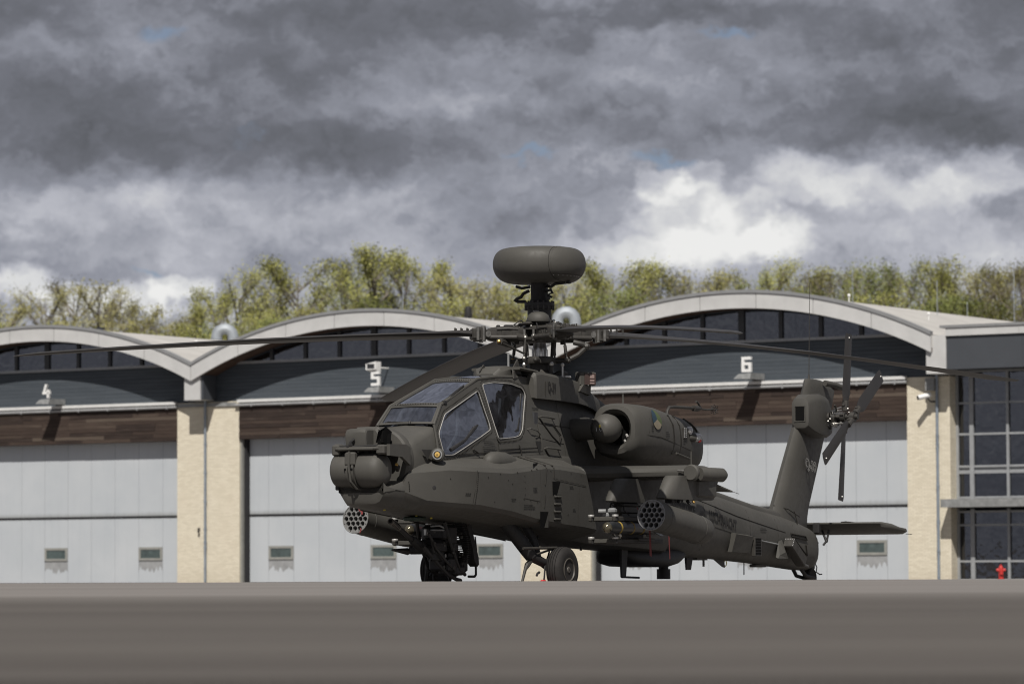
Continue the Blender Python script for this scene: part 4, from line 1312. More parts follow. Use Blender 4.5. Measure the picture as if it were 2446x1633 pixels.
# camera flare box with three small windows
fb = MB()
BM = Matrix.Translation((-.47, .50, 3.085)) @ Matrix.Rotation(math.radians(-25), 4, 'Z')
fb.rbox((0, 0, 0), (.30, .13, .20), .015, mat=BM).loft([[(-.25, .38, 2.90), (-.62, .42, 2.85), (-.62, .50, 2.85), (-.25, .52, 2.90)], [(-.34, .44, 3.0), (-.60, .46, 3.0), (-.60, .52, 3.0), (-.34, .54, 3.0)]])
sb = fb.build('sensor_box', OL, H)
MB().box((-.13, .066, -.085), (.07, .074, .08), mat=BM).build('sensor_face', M['brown_box'], sb, smooth=False)
for z0, z1 in ((.01, .06), (-.035, -.012), (-.072, -.052)):
    MB().box((-.10, .075, z0), (-.02, .079, z1), mat=BM).build('sensor_glass', M['pale_pink'], sb, smooth=False)
MB().box((-.128, .0645, -.088), (-.118, .072, .085), mat=BM).box((.0, .0645, -.12 + .02), (.01, .07, .09), mat=BM).build('sensor_trim', M['alu'], sb, smooth=False)

# --- cheek fairings along the lower sides
ET = [(4.45, .43, 1.645), (3.90, .76, 1.697), (3.25, .945, 1.692), (2.6, .975, 1.687), (1.62, .98, 1.772), (1.13, .98, 1.765), (.62, .98, 1.735), (.43, .975, 1.715)]
EB = [(4.70, .39, 1.36), (4.3, .585, 1.22), (3.3, .86, 1.16), (2.6, .965, 1.085), (1.95, .98, 0.995), (1.14, .98, 0.92), (.50, .98, .885), (.10, .97, .853)]
EI = [(4.40, .36, 1.72), (3.90, .50, 1.80), (3.25, .545, 1.845), (2.6, .565, 1.86), (1.62, .578, 1.905), (1.13, .58, 1.905), (.62, .58, 1.90), (.43, .58, 1.89)]
EU = [(4.6, .30, 1.17), (4.3, .40, 1.12), (3.3, .47, 1.04), (2.6, .50, .97), (1.95, .52, .91), (1.14, .52, .84), (.50, .52, .78), (.10, .52, .74)]
EM = [tuple(lerp(a, b, .5) + (.012 if i == 1 else 0) for i, (a, b) in enumerate(zip(p, q))) for p, q in zip(ET, EB)]


def rounded(a, b, c, t=.10):
    """two points close to corner b so that the edge is chamfered"""
    va, vb, vc = Vector(a), Vector(b), Vector(c)
    return [vb.lerp(va, min(.4, .045 / max(.05, (va - vb).length))), vb.lerp(vc, min(.4, .045 / max(.05, (vc - vb).length)))]


for sg in (1, -1):
    rings_ = []
    for t, m_, b, u, i in zip(ET, EM, EB, EU, EI):
        pts = [Vector(i)] + rounded(i, t, m_) + [Vector(m_)] + rounded(m_, b, u) + [Vector(u)]
        rings_.append([(p.x, p.y * sg, p.z) for p in pts])
    ef = MB().loft(rings_, True, True).build('side_fairing', OL, H, 25)
    if sg > 0:
        EF = ef


def ef_y(x, z):
    """outer face of the left cheek fairing"""
    top = (interp(x, [(p[0], p[1]) for p in reversed(ET)]), interp(x, [(p[0], p[2]) for p in reversed(ET)]))
    bot = (interp(x, [(p[0], p[1]) for p in reversed(EB)]), interp(x, [(p[0], p[2]) for p in reversed(EB)]))
    t = max(0, min(1, (z - bot[1]) / (top[1] - bot[1])))
    return lerp(bot[0], top[0], t) + .012 * (1 - abs(2 * t - 1))


def efp(x, z, d=0.0):
    return Vector((x, ef_y(x, z) + d, z))


def strip_on(mb, fn, path, w=.006, d=.003, n=10):
    """thin raised strip that follows a surface"""
    pts = []
    for a, b in zip(path, path[1:]):
        m = max(1, int(math.hypot(b[0] - a[0], b[1] - a[1]) / .12))
        pts += [(lerp(a[0], b[0], k / m), lerp(a[1], b[1], k / m)) for k in range(m)]
    pts.append(path[-1])
    mb.tube([fn(p[0], p[1]) for p in pts], [w] * len(pts), 4)
    return mb


# dark expansion joints, rivets, vents, grilles and the lamp of the left fairing
sm = MB()
for x0, z0, x1, z1 in ((1.62, 1.745, 1.68, 1.50), (1.40, 1.745, 1.42, 1.60)):
    strip_on(sm, lambda x, z: efp(x, z, .0), [(x0, z0), (x1, z1)], .012)
strip_on(sm, lambda x, z: efp(x, z), [(1.68, 1.38), (1.70, 1.18)], .010)
sm.tube([(1.62, .97, 1.775), (1.70, .76, 1.845), (1.76, .60, 1.90)], .012, 4).tube([(1.40, .97, 1.772), (1.48, .76, 1.845), (1.55, .60, 1.90)], .012, 4)
sm.build('fairing_joint', M['seam'], EF)
sm = MB()
for path in ([(1.80, 1.70), (1.80, 1.02)], [(1.38, 1.575), (.44, 1.49)], [(2.28, 1.31), (1.82, 1.27)], [(2.08, 1.27), (2.08, 1.06)], [(.66, 1.50), (.70, .92)], [(3.42, 1.67), (3.44, 1.20)]):
    strip_on(sm, lambda x, z: efp(x, z), path, .0035)
sm.build('panel_line', M['seam'], EF)
rv = MB()
for x, za, zb, n in ((3.40, 1.64, 1.22, 16), (2.25, 1.62, 1.36, 4), (4.52, 1.50, 1.38, 5)):
    for k in range(n):
        p = efp(x, lerp(za, zb, k / (n - 1))); rv.cyl(p - Vector((0, .003, 0)), p + Vector((0, .005, 0)), .008, 6)
for k in range(26):
    p = efp(lerp(1.38, .46, k / 25), lerp(1.60, 1.515, k / 25)); rv.cyl(p - Vector((0, .003, 0)), p + Vector((0, .005, 0)), .006, 6)
for x, z in [(2.9, 1.63), (2.7, 1.55), (2.45, 1.66), (2.05, 1.70), (1.9, 1.72), (1.5, 1.70), (2.28, 1.30), (2.1, 1.29), (1.9, 1.26), (3.2, 1.58), (3.9, 1.55), (.9, 1.68), (.6, 1.66), (1.0, 1.1), (2.6, 1.5), (3.0, 1.25)]:
    p = efp(x, z); rv.cyl(p - Vector((0, .003, 0)), p + Vector((0, .006, 0)), .010, 6)
tag(rv.build('rivets', M['seam'], EF, smooth=False), kind='stuff')
vt = MB(); vs = MB()
for x, z, w, h in ((1.345, 1.46, .24, .19), (1.70, 1.02, .24, .22)):
    vt.add([efp(x - w / 2, z + h / 2, .004), efp(x + w / 2, z + h / 2, .004), efp(x + w / 2, z - h / 2, .004), efp(x - w * .02, z - h / 2, .004)], [(0, 1, 2, 3)])
    vs.add([efp(x - w / 2, z + h / 2, .005), efp(x - w * .02, z - h / 2, .005), efp(x - w * .50, z - h / 2, .005)], [(0, 1, 2)])
vt.build('step_hole', M['hole'], EF, smooth=False)
vs.build('step_hole_side', OL, EF, smooth=False)
for k in range(4):
    z = 1.345 - .105 * k
    p = efp(1.33, z)
    MB().rbox((p.x, p.y + .012, z), (.20, .035, .040), .014).build('louvre', OL, EF)
MB().add([efp(2.02, 1.71, .003) + Vector((0, 0, .06)), Vector((1.86, .90, 1.80)), Vector((1.72, .90, 1.815)), Vector((1.80, .93, 1.785))], [(0, 1, 2, 3)]).build('top_vent', M['hole'], EF, smooth=False)
LP = Matrix.Translation(efp(4.15, 1.42)) @ Matrix.Rotation(math.radians(-26), 4, 'Z') @ Matrix.Rotation(math.radians(-90), 4, 'X')
lt = MB().lathe([(.05, -.03), (.05, .010), (.044, .012)], 20, LP).build('position_lamp', M['lamp_grey'], EF)
MB().lathe([(.044, .010), (.042, .022), (.02, .028), (.003, .029)], 20, LP).build('lamp_lens', M['black'], lt)
# hump on top of the fairing
hm = MB()
sec = []
for x, s in ((2.74, .25), (2.68, .75), (2.55, 1.0), (2.25, 1.0), (2.02, .7), (1.85, .25)):
    sec.append([(x, .64 + .13 * s * math.cos(t), 1.80 + (.155 * s if math.sin(t) > 0 else .1) * math.sin(t)) for t in [2 * PI * k / 14 for k in range(14)]])
hm.loft(sec).build('fairing_hump', OL, EF, 45)
# black sharp mark painted on nose, warning triangles
tri = MB()
f_ = lambda x, z, d=.006: (x, side_w(x, z) * 1.0 + d, z)
tri.add([(4.22, .485, 1.94), (4.03, .535, 1.94), (4.12, .520, 1.80)], [(0, 1, 2)])
tri.build('warning_triangle', M['stencil'], H, smooth=False)
td = MB().add([f_(1.14, 2.14), f_(.98, 2.14), f_(1.06, 1.93)], [(0, 1, 2)]).build('warning_triangle', M['stencil'], H, smooth=False)


# --- seams, grips and stencils on the left cabin side
sm = MB()
cab = on_side(1, .0)
for path in ([(3.9, 1.865), (2.2, 1.96), (.95, 2.0)], [(3.8, 1.80), (.95, 1.955)], [(2.22, 2.08), (2.22, 1.93)], [(.97, 2.52), (.97, 2.02)], [(2.22, 1.99), (1.0, 2.05)]):
    strip_on(sm, lambda x, z: Vector(cab(x, z)), path, .005)
sm.build('panel_line', M['seam'], H)


def grip(pts, r=.014, name='hand_grip'):
    return MB().tube(pts, r, 8).build(name, OL, H)


aw = lambda x, z: .575 - .0 + (0 if z < 1.9 else 0) if z < 1.9 else interp(z, [(1.9, .575), (2.15, .545), (2.30, .51), (2.52, .455), (2.75, .40)])
for z in (2.48, 2.035):
    y = aw(.5, z)
    grip([(.90, y - .01, z), (.90, y + .05, z + .015), (.72, y + .055, z + .01), (.52, y + .055, z), (.50, y - .01, z)], .014)
    MB().tube([(.88, y + .012, z - .02), (.62, aw(.6, z - .25) + .012, z - .26), (.44, aw(.5, z - .34) + .01, z - .36), (.38, aw(.5, z - .3) + .008, z - .24), (.52, aw(.5, z - .12) + .01, z - .10)], .011, 6).build('grip_shadow', M['seam'], H)  # cast shadow of each grip, laid on the skin as a dark line
grip([(1.30, side_w(1.3, 2.3) , 2.30), (1.28, side_w(1.3, 2.3) + .05, 2.31), (1.10, side_w(1.1, 2.29) + .05, 2.285), (1.0, side_w(1, 2.24) + .03, 2.24), (.98, side_w(1, 2.22), 2.20), (1.12, side_w(1.1, 2.2) + .01, 2.19)], .009)
MB().tube([(2.95, side_w(2.95, 1.98) + .01, 1.975), (2.82, side_w(2.85, 1.94) + .02, 1.925)], .012, 6).tube([(1.66, side_w(1.6, 2.0) + .008, 2.07), (1.62, side_w(1.6, 2.0) + .02, 2.0), (1.60, side_w(1.6, 1.95) + .008, 1.93)], .010, 6).build('door_latch', M['hub'], H)


def letters(body, size, fn, mat, parent, name, bold=0.0, lines=None):
    mb = MB()
    vs, fs, w = text_mesh(body, size, bold)
    mb.add([fn(v.x, v.y) for v in vs], fs)
    o = mb.build(name, mat, parent, smooth=False, fix=False)
    return o


# serial on the rotor fairing
letters('Q-39', .20, lambda u, v: (.66 - u * .56, .4925 if u < .25 else .494, 2.865 - u * .05 + v), M['stencil'], H, 'serial_lettering', .004)
MB().box((.72, .484, 2.79), (.726, .4905, 3.0)).build('panel_line', M['seam'], H, smooth=False)
# small notices stencilled on the skin: rows of strokes too small to read
def notice(fn, x, z, w, rows, parent, rnd=random.Random(3)):
    mb = MB()
    for r in range(rows):
        u = 0.0
        while u < w * rnd.uniform(.7, 1.0):
            l = rnd.uniform(.012, .035)
            zz = z - r * .026
            mb.add([fn(x - u, zz, .004), fn(x - u - l, zz, .004), fn(x - u - l, zz - .013, .004), fn(x - u, zz - .013, .004)], [(0, 1, 2, 3)])
            u += l + .008
    return tag(mb.build('stencil_strokes', M['stencil'], parent, smooth=False, fix=False), kind='stuff')


fcab = lambda x, z, d: Vector((x, side_w(x, z) + d, z))
notice(fcab, 2.66, 2.02, .38, 7, H); notice(fcab, 2.62, 2.10, .30, 2, H); notice(fcab, 1.02, 2.62, .16, 2, H)
notice(efp, 4.36, 1.52, .22, 4, EF); notice(efp, 3.6, 1.36, .10, 2, EF); notice(efp, 2.62, 1.30, .10, 2, EF); notice(efp, 2.02, 1.46, .12, 3, EF); notice(efp, .95, 1.50, .10, 2, EF); notice(efp, .85, 1.18, .08, 2, EF); notice(efp, 2.28, 1.22, .34, 3, EF)
# more skin joints on the aft cabin
sm = MB()
faft = lambda x, z: Vector((x, aw(x, z) + .002, z))
for path in ([(.95, 2.40), (.0, 2.36)], [(.28, 2.80), (.28, 1.95)], [(.95, 2.18), (.30, 2.12)]):
    strip_on(sm, faft, path, .003)
sm.build('panel_line', M['seam'], H)

# --- engines
def nacelle(sg):
    m = MB()
    sec = []
    N = 28
    #      x     cy    cz    ry   rz  squareness
    for x, cy, cz, ry, rz, q in [(-.55, 1.06, 2.335, .20, .20, 2.0), (-.40, 1.05, 2.335, .222, .228, 2.0), (-.32, 1.05, 2.335, .245, .255, 2.0), (-.285, 1.05, 2.335, .285, .295, 2.2), (-.30, 1.05, 2.33, .34, .35, 2.6), (-.39, 1.05, 2.325, .39, .39, 2.9), (-.80, 1.04, 2.305, .415, .405, 3.0), (-1.2, 1.03, 2.28, .42, .405, 3.0),
                                 (-1.65, 1.02, 2.235, .415, .39, 3.0), (-2.1, 1.0, 2.195, .40, .38, 3.0), (-2.42, 0.98, 2.165, .38, .37, 2.8), (-2.66, .97, 2.13, .345, .35, 2.5), (-2.80, .97, 2.10, .27, .28, 2.3)]:
        rg = []
        for k in range(N):
            t = 2 * PI * k / N
            c, s = math.cos(t), math.sin(t)
            rr = (abs(c) ** q + abs(s) ** q) ** (-1 / q)
            rg.append((x, sg * (cy + ry * rr * c), cz + rz * rr * s))
        sec.append(rg)
    m.loft(sec)
    o = m.build('engine_nacelle', OL, H, 45)
    MB().lathe([(.19, 0), (.215, .12), (.02, .13)], 28, Matrix.Translation((-.60, sg * 1.055, 2.335)) @ Matrix.Rotation(PI / 2, 4, 'Y')).build('intake', M['hole'], o)
    cap = MB()
    prof = [(.075, .192), (.10, .186), (.135, .16), (.175, .115), (.205, .05), (.213, -.02), (.205, -.10), (.18, -.17), (.12, -.26), (.10, -.5)]
    cap.lathe(prof, 36, Matrix.Translation((-.13, sg * 1.0, 2.345)) @ Matrix.Rotation(PI / 2, 4, 'Y'))
    c = cap.build('gearbox_cap', OL, o, 40)
    MB().lathe([(.08, .165), (.08, .19), (.003, .168)], 20, Matrix.Translation((-.13, sg * 1.0, 2.345)) @ Matrix.Rotation(PI / 2, 4, 'Y')).build('cap_hole', M['hole'], c)
    MB().rbox((.045, sg * 1.005, 2.37), (.04, .035, .05), .008).rbox((.04, sg * .98, 2.39), (.04, .04, .02), .006).build('cap_valve', M['yellow_paint'], c)
    MB().tube([(.085, sg * 1.01, 2.34), (.09, sg * 1.03, 2.30), (.085, sg * 1.05, 2.31)], .005, 5).tube([(.085, sg * .96, 2.36), (.09, sg * .97, 2.30)], .005, 5).build('cap_wire', M['steel'], c)
    MB().tube([(-.16, sg * .42, 2.33), (-.12, sg * .66, 2.335), (-.10, sg * .86, 2.34)], [.17, .155, .15], 24).build('drive_fairing', OL, H, 40)
    MB().cyl((-.40, sg * 1.20, 2.26), (-.36, sg * 1.24, 2.22), .02, 8).cyl((-.40, sg * 1.17, 2.18), (-.37, sg * 1.20, 2.15), .018, 8).build('intake_fitting', M['alu'], o)
    return o


def nac_y(x, z):
    cy = interp(x, [(-2.66, .97), (-2.1, 1.0), (-1.2, 1.03), (-.5, 1.05)]); ry = interp(x, [(-2.66, .345), (-2.42, .385), (-2.1, .40), (-1.65, .415), (-1.2, .42), (-.8, .415), (-.45, .385)])
    cz = interp(x, [(-2.66, 2.13), (-2.42, 2.165), (-2.1, 2.195), (-1.65, 2.235), (-1.2, 2.28), (-.8, 2.305), (-.45, 2.325)]); rz = interp(x, [(-2.66, .35), (-2.42, .375), (-2.1, .385), (-1.65, .40), (-1.2, .41), (-.8, .41), (-.45, .385)])
    q = 2.95
    t = min(.999, abs((z - cz) / rz))
    return cy + ry * (1 - t ** q) ** (1 / q)


NAC = nacelle(1); NAC_R = nacelle(-1)
npt = lambda x, z, d=.0: Vector((x, nac_y(x, z) + d, z))
sm = MB()
strip_on(sm, npt, [(-.58, 2.255), (-1.0, 2.235), (-2.15, 2.06)], .006)
for xa in (-1.42, -1.66):
    strip_on(sm, npt, [(xa + .06, 2.57), (xa, 2.42), (xa - .03, 2.2), (xa - .02, 2.0)], .020)
strip_on(sm, npt, [(-.62, 2.70), (-.66, 2.5), (-.64, 2.3), (-.60, 2.1)], .005)
strip_on(sm, npt, [(-2.12, 2.54), (-2.36, 2.40), (-2.48, 2.22)], .018)
sm.build('cowl_line', M['seam'], NAC)
MB().tube([npt(-1.55, 2.02, .012), npt(-2.1, 1.95, .012)], .016, 6).build('cowl_rail', OL, NAC)
notice(lambda x, z, d: npt(x, z, .006), -.70, 2.40, .06, 4, NAC); notice(lambda x, z, d: npt(x, z, .006), -1.16, 2.32, .10, 4, NAC); notice(lambda x, z, d: npt(x, z, .006), -1.78, 2.24, .08, 4, NAC)
# roundel: three pieces in blue, green and sand
rc = (-.88, 2.49, .145)


def wedge(a0, a1, mat, name):
    pts = [(0, 0)] + [(math.sin(lerp(a0, a1, k / 8)), math.cos(lerp(a0, a1, k / 8))) for k in range(9)]
    mb = MB()
    vs = []
    rr = [.2, .4, .6, .8, 1.0]
    for f in rr:
        vs += [npt(rc[0] - p[0] * rc[2] * f, rc[1] + p[1] * rc[2] * f, .012) for p in pts[1:]]
    c = npt(rc[0], rc[1], .012)
    n = 9
    fs = [(0, 1 + i, 2 + i) for i in range(n - 1)]
    for j in range(4):
        fs += [(1 + j * n + i, 1 + (j + 1) * n + i, 2 + (j + 1) * n + i, 2 + j * n + i) for i in range(n - 1)]
    mb.add([c] + vs, fs)
    return mb.build(name, mat, NAC, smooth=True)


wedge(math.radians(-115), math.radians(0), M['blue'], 'roundel_piece')
wedge(math.radians(0), math.radians(120), M['green'], 'roundel_piece')
wedge(math.radians(120), math.radians(245), M['cream'], 'roundel_piece')
# flare buckets, rotating lamp and tail lamp on the rear of the nacelle
fbx = MB().rbox(tuple(npt(-1.83, 2.32, -.03)), (.13, .10, .17), .01).build('flare_box', M['hub'], NAC)
dt = MB()
for i in range(2):
    for j in range(5):
        dt.sphere((-1.79 - .055 * i, nac_y(-1.83, 2.32) + .022, 2.385 - .03 * j), .009, 6)
tag(dt.build('flare_caps', M['lens_white'], fbx), kind='stuff')
la = MB().cyl(tuple(npt(-2.03, 2.365, -.02)), tuple(npt(-2.03, 2.365, .03)), .062, 18).build('lamp_ring', M['alu'], NAC)
MB().sphere(tuple(npt(-2.03, 2.365, .032)), .05, 12, 0, (1, .5, 1)).build('lamp_glass', M['lens_white'], la)
p = npt(-2.14, 2.265, .03)
tl = MB().tube([p + Vector((.10, -.05, .0)), p + Vector((.02, -.01, 0)), p + Vector((0, .0, 0))], [.045, .062, .065], 16).build('tail_lamp', OL, NAC)
MB().tube([p + Vector((.0, .0, 0)), p + Vector((-.05, .025, 0)), p + Vector((-.09, .045, 0)), p + Vector((-.11, .055, 0))], [.066, .068, .06, .03], 16).build('lamp_cover', M['lens_white'], tl, 40)
MB().sphere(tuple(p + Vector((-.06, .055, -.04))), .036, 10).build('red_lens', M['lens_red'], tl)
MB().tube([(-2.35, .84, 2.40), (-2.42, .84, 2.68), (-2.50, .84, 2.74), (-2.66, .84, 2.75), (-3.32, .84, 2.755)], .024, 10).tube([(-3.30, .84, 2.755), (-3.42, .84, 2.755), (-3.52, .84, 2.755)], [.045, .05, .03], 10).tube([(-3.5, .84, 2.755), (-3.75, .84, 2.745), (-3.98, .84, 2.76)], .014, 8).tube([(-3.56, .84, 2.76), (-3.46, .84, 2.84), (-3.40, .84, 2.86)], .016, 8).build('vent_mast', M['hub'], NAC)
cage = MB()
for k in range(4):
    a = PI * k / 4
    cage.tube([(-4.02 + .07 * math.cos(t) * .9, .84 + .07 * math.sin(t) * math.sin(a), 2.76 + .075 * math.sin(t) * math.cos(a)) for t in [2 * PI * q / 12 for q in range(13)]], .005, 4, caps=False)
cage.build('mast_cage', M['black'], NAC)
MB().cyl((-.68, 1.0, 2.70), (-.68, 1.0, 2.86), .018, 8, 0, .010).sphere((-.68, 1.0, 2.87), .012, 6).build('whip_base', OL, NAC)

# --- stub wings, tip devices, pylons
for sg in (1, -1):
    m = MB()
    sec = []
    for y, le, te, zc, th in ((.50, .62, -.95, 1.69, .27), (.80, .50, -.92, 1.69, .235), (1.05, .37, -.88, 1.69, .215), (1.5, .30, -.85, 1.69, .21), (2.45, .28, -.70, 1.69, .20), (2.56, .26, -.68, 1.69, .19), (2.60, .20, -.62, 1.69, .14)):
        pr = [(0, 0), (.02, .55), (.08, .85), (.2, 1.0), (.45, .95), (.75, .55), (1, .06), (1, -.06), (.75, -.5), (.45, -.9), (.2, -1), (.08, -.85), (.02, -.55)]
        sec.append([(lerp(le, te, a), sg * y, zc + b * th / 2) for a, b in pr])
    w = m.loft(sec).build('stub_wing', OL, H, 40)
    tip = MB()
    tip.lathe([(.02, -.02), (.10, -.02), (.118, .0), (.118, .05), (.10, .07), (.02, .07)], 24, Matrix.Translation((.26, sg * 2.58, 1.675)) @ Matrix.Rotation(PI / 2, 4, 'Y'))
    tip.tube([(.14, sg * 2.62, 1.66), (-.1, sg * 2.70, 1.655), (-.30, sg * 2.765, 1.65), (-.325, sg * 2.772, 1.65)], [.095, .10, .10, .085], 18)
    t = tip.build('wing_tip_pod', OL, w, 40)
    MB().tube([(-.325, sg * 2.77, 1.65), (-.36, sg * 2.78, 1.648)], .062, 14).build('pod_lens', M['black'], t)
    MB().cyl((.32, sg * 2.38, 1.71), (.32, sg * 2.48, 1.70), .018, 8).build('tip_lamp', M['dull_metal'], w)
    MB().cyl((.26, sg * 2.56, 1.77), (.26, sg * 2.56, 1.98), .010, 6).build('tip_antenna', OL, w)
    fin_ = MB().prism([(-.42, sg * 2.45, 1.58), (-.95, sg * 2.62, 1.42), (-.55, sg * 2.40, 1.43)], (0, 0, .02))
    fin_.tube([(-.94, sg * 2.62, 1.43), (-1.08, sg * 2.66, 1.40)], .004, 4)
    fin_.build('wing_tip_fin', OL, w, smooth=False)

    def pylon(y, x0, x1, zt, zb, w_, tail):
        s = []
        for z, f, e in ((zt, .13, 0), (lerp(zt, zb, .12), .07, 0), (lerp(zt, zb, .80), .0, .0), (lerp(zt, zb, .95), .0, .0), (zb, .03, .05)):
            xf = x0 - f - (.10 if z == zt else 0) * 0
            ring_ = []
            for a, b in ((0, .25), (.02, .62), (.07, .92), (.14, 1), (.7, 1), (1, .72), (1, -.72), (.7, -1), (.14, -1), (.07, -.92), (.02, -.62), (0, -.25)):
                ring_.append((lerp(xf, x1 + e, a), sg * (y + b * w_ / 2), z))
            s.append(ring_)
        return MB().loft(s).build('weapon_pylon', OL, H, 40)

    def shear(o, k):
        for v in o.data.vertices:
            v.co.x += k * (v.co.z - 1.3)
        return o
    po = shear(pylon(2.40, .93, -.60, 1.635, 1.30, .24, 0), -.55)
    pi = shear(pylon(1.60, .93, -.55, 1.605, 1.27, .22, 0), -.55)
    bx = MB().rbox((-.28, sg * 2.42, 1.46), (.62, .26, .26), .03).build('pylon_tail', OL, po)
    MB().rbox((.42, sg * 2.40, 1.285), (.30, .08, .05), .01).cyl((.50, sg * 2.47, 1.29), (.50, sg * 2.50, 1.25), .025, 8).cyl((.2, sg * 2.46, 1.29), (.2, sg * 2.50, 1.24), .025, 8).rbox((.62, sg * 2.40, 1.28), (.08, .12, .07), .01).build('store_lug', M['black'], po)
    MB().cyl((.1, sg * 2.50, 1.28), (.1, sg * 2.53, 1.26), .02, 8).build('lug_bolt', M['brass'], po)

    # rocket pod: drum, tube face and nineteen open tubes
    pod = empty('rocket_pod', (1.20, sg * 2.40, 1.075)); pod.parent = H
    pod.rotation_euler = (0, math.radians(-7.5), 0)     # nose up
    XM = Matrix.Rotation(PI / 2, 4, 'Y')
    R = .208
    MB().lathe([(R - .012, -.012), (R, -.03), (R + .002, -.25), (R + .002, -1.45), (R - .006, -1.58), (R - .03, -1.64), (.02, -1.65)], 40, XM, caps=False).build('drum_shell', OL, pod, 30)
    tubes = []
    d0 = .0795; TR = .0355
    for q in range(-2, 3):
        for r_ in range(-2, 3):
            if abs(q + r_) <= 2:
                tubes.append((d0 * (q + r_ * .5), d0 * r_ * .866))
    fmat = M['podface'] if sg > 0 else M['podface_pale']
    circ = [(R * .995 * math.cos(2 * PI * k / 48), R * .995 * math.sin(2 * PI * k / 48)) for k in range(48)]
    holes = [[(a + TR * math.cos(2 * PI * k / 14), b + TR * math.sin(2 * PI * k / 14)) for k in range(14)] for a, b in tubes]
    MB().sheet(circ, holes, lambda u, v: (-.012, u, v)).tube([(-.008, R * math.cos(2 * PI * k / 40), R * math.sin(2 * PI * k / 40)) for k in range(41)], .009, 6, caps=False).build('tube_plate', fmat, pod, 30)
    tm = None
    for a, b in tubes:
        if tm is None:
            t0 = MB().lathe([(TR, 0.0), (TR - .001, -.012), (TR - .001, -.30), (.001, -.301)], 14, XM, caps=False)
            to = t0.build('launch_tube', [fmat], pod, 60)
            tm = to.data
        else:
            to = bpy.data.objects.new('launch_tube', tm); COL.objects.link(to); to.parent = pod
        to.location = (-.012, a, b)
    for k in range(12):
        pass
    bl = MB()
    for k in range(8):
        t = 2 * PI * (k + .5) / 8
        bl.cyl((-.014, R * .92 * math.cos(t), R * .92 * math.sin(t)), (-.004, R * .92 * math.cos(t), R * .92 * math.sin(t)), .006, 6)
    tag(bl.build('plate_bolts', M['seam'], pod), kind='stuff')
    for xx in (-.26, -1.36):
        MB().lathe([(R + .001, xx - .012), (R + .005, xx - .01), (R + .005, xx + .01), (R + .001, xx + .012)], 40, XM, caps=False).build('drum_band', OL, pod, 30)
    if sg < 0:
        MB().tube([(.0, .045, .15), (.012, .07, .12), (.01, .09, .10)], .008, 6).tube([(.0, .10, -.14), (.012, .12, -.17), (.01, .10, -.21)], .008, 6).rbox((.012, .115, .095), (.008, .03, .07), .002).build('safety_tag', M['faded_red'], pod)

    # missile launcher: four rails on a frame, one missile on the outer upper rail
    ml = empty('missile_launcher', (0, sg * 1.60, 0)); ml.parent = H
    fr = MB()
    fr.rbox((.22, 0, 1.17), (.9, .10, .12), .02).rbox((.25, 0, .93), (.70, .05, .44), .02).rbox((.15, 0, 1.04), (.5, .40, .05), .01).rbox((.15, 0, .74), (.5, .40, .05), .01)
    fr.build('launcher_frame', M['hub'], ml)
    for yy in (-.22, .16):
        for zz in (1.03, .72):
            rl = MB().rbox((.35, yy, zz), (1.50, .05, .07), .01).build('launch_rail', M['hub'], ml)
            MB().lathe([(.02, .0), (.045, .0), (.048, .02), (.04, .03), (.01, .032)], 14, Matrix.Translation((1.05, yy, zz + .03))).build('rail_cap', M['alu'], rl)
            MB().lathe([(.03, .0), (.036, -.06), (.01, -.07)], 12, Matrix.Translation((1.05, yy, zz + .03))).build('rail_seeker', M['black'], rl)
    MB().rbox((1.0, -.03, 1.03), (.05, .36, .055), .008).each('cross_bar', OL, ml, MB().rbox((1.0, -.03, .72), (.05, .36, .055), .008))
    ub = MB().rbox((.96, .07, 1.145), (.10, .12, .075), .02).cyl((1.02, .0, 1.14), (1.05, -.10, 1.14), .028, 10).rbox((.98, -.02, 1.09), (.05, .10, .06), .01).build('launcher_latch', M['lamp_grey'], ml)
    MB().tube([(.7, -.1, 1.20), (.75, -.06, 1.25), (.7, .02, 1.27), (.55, .06, 1.25)], .012, 6).tube([(.6, .06, 1.22), (.7, .12, 1.15), (.62, .16, 1.08)], .010, 6).tube([(.5, -.12, 1.2), (.6, -.14, 1.25), (.45, -.1, 1.28)], .010, 6).rbox((.4, 0, 1.235), (.5, .16, .06), .02).build('launcher_cable', M['black'], ml)
    ms = MB()
    rr_ = .089
    XR = Matrix.Translation((1.36, .16, .905)) @ Matrix.Rotation(PI / 2, 4, 'Y')
    ms.lathe([(.075, -.07), (.086, -.13), (rr_, -.20), (rr_, -1.60), (.07, -1.63), (.01, -1.63)], 28, XR)
    mi_ = ms.build('missile', M['missile'], ml, 40)
    MB().lathe([(.003, .0), (.03, -.006), (.055, -.025), (.072, -.055), (.0765, -.075)], 24, XR, caps=False).build('seeker_dome', M['seeker'], mi_, 60)
    if sg > 0:
        for xx, w2 in ((-.34, .045), (-.72, .035), (-1.02, .04)):
            MB().lathe([(rr_ + .001, xx), (rr_ + .0015, xx - w2)], 28, XR, caps=False).build('marking_band', M['yellow'], mi_)
    for k in range(4):
        a = PI / 4 + PI / 2 * k
        c, s = math.cos(a), math.sin(a)
        fn2 = MB().prism([(-.02, .16 + c * .085, .905 + s * .085), (-.22, .16 + c * .085, .905 + s * .085), (-.22, .16 + c * .16, .905 + s * .16), (-.13, .16 + c * .16, .905 + s * .16)], (0, -s * .008, c * .008)).prism([(.82, .16 + c * .085, .905 + s * .085), (.72, .16 + c * .085, .905 + s * .085), (.72, .16 + c * .115, .905 + s * .115)], (0, -s * .008, c * .008)).build('missile_fin', M['missile'], mi_, smooth=False)
    MB().cyl((1.08, .14, .82), (1.02, .14, .79), .018, 8).cyl((1.02, .20, .82), (.96, .20, .79), .018, 8).build('missile_clip', M['steel'], ml)
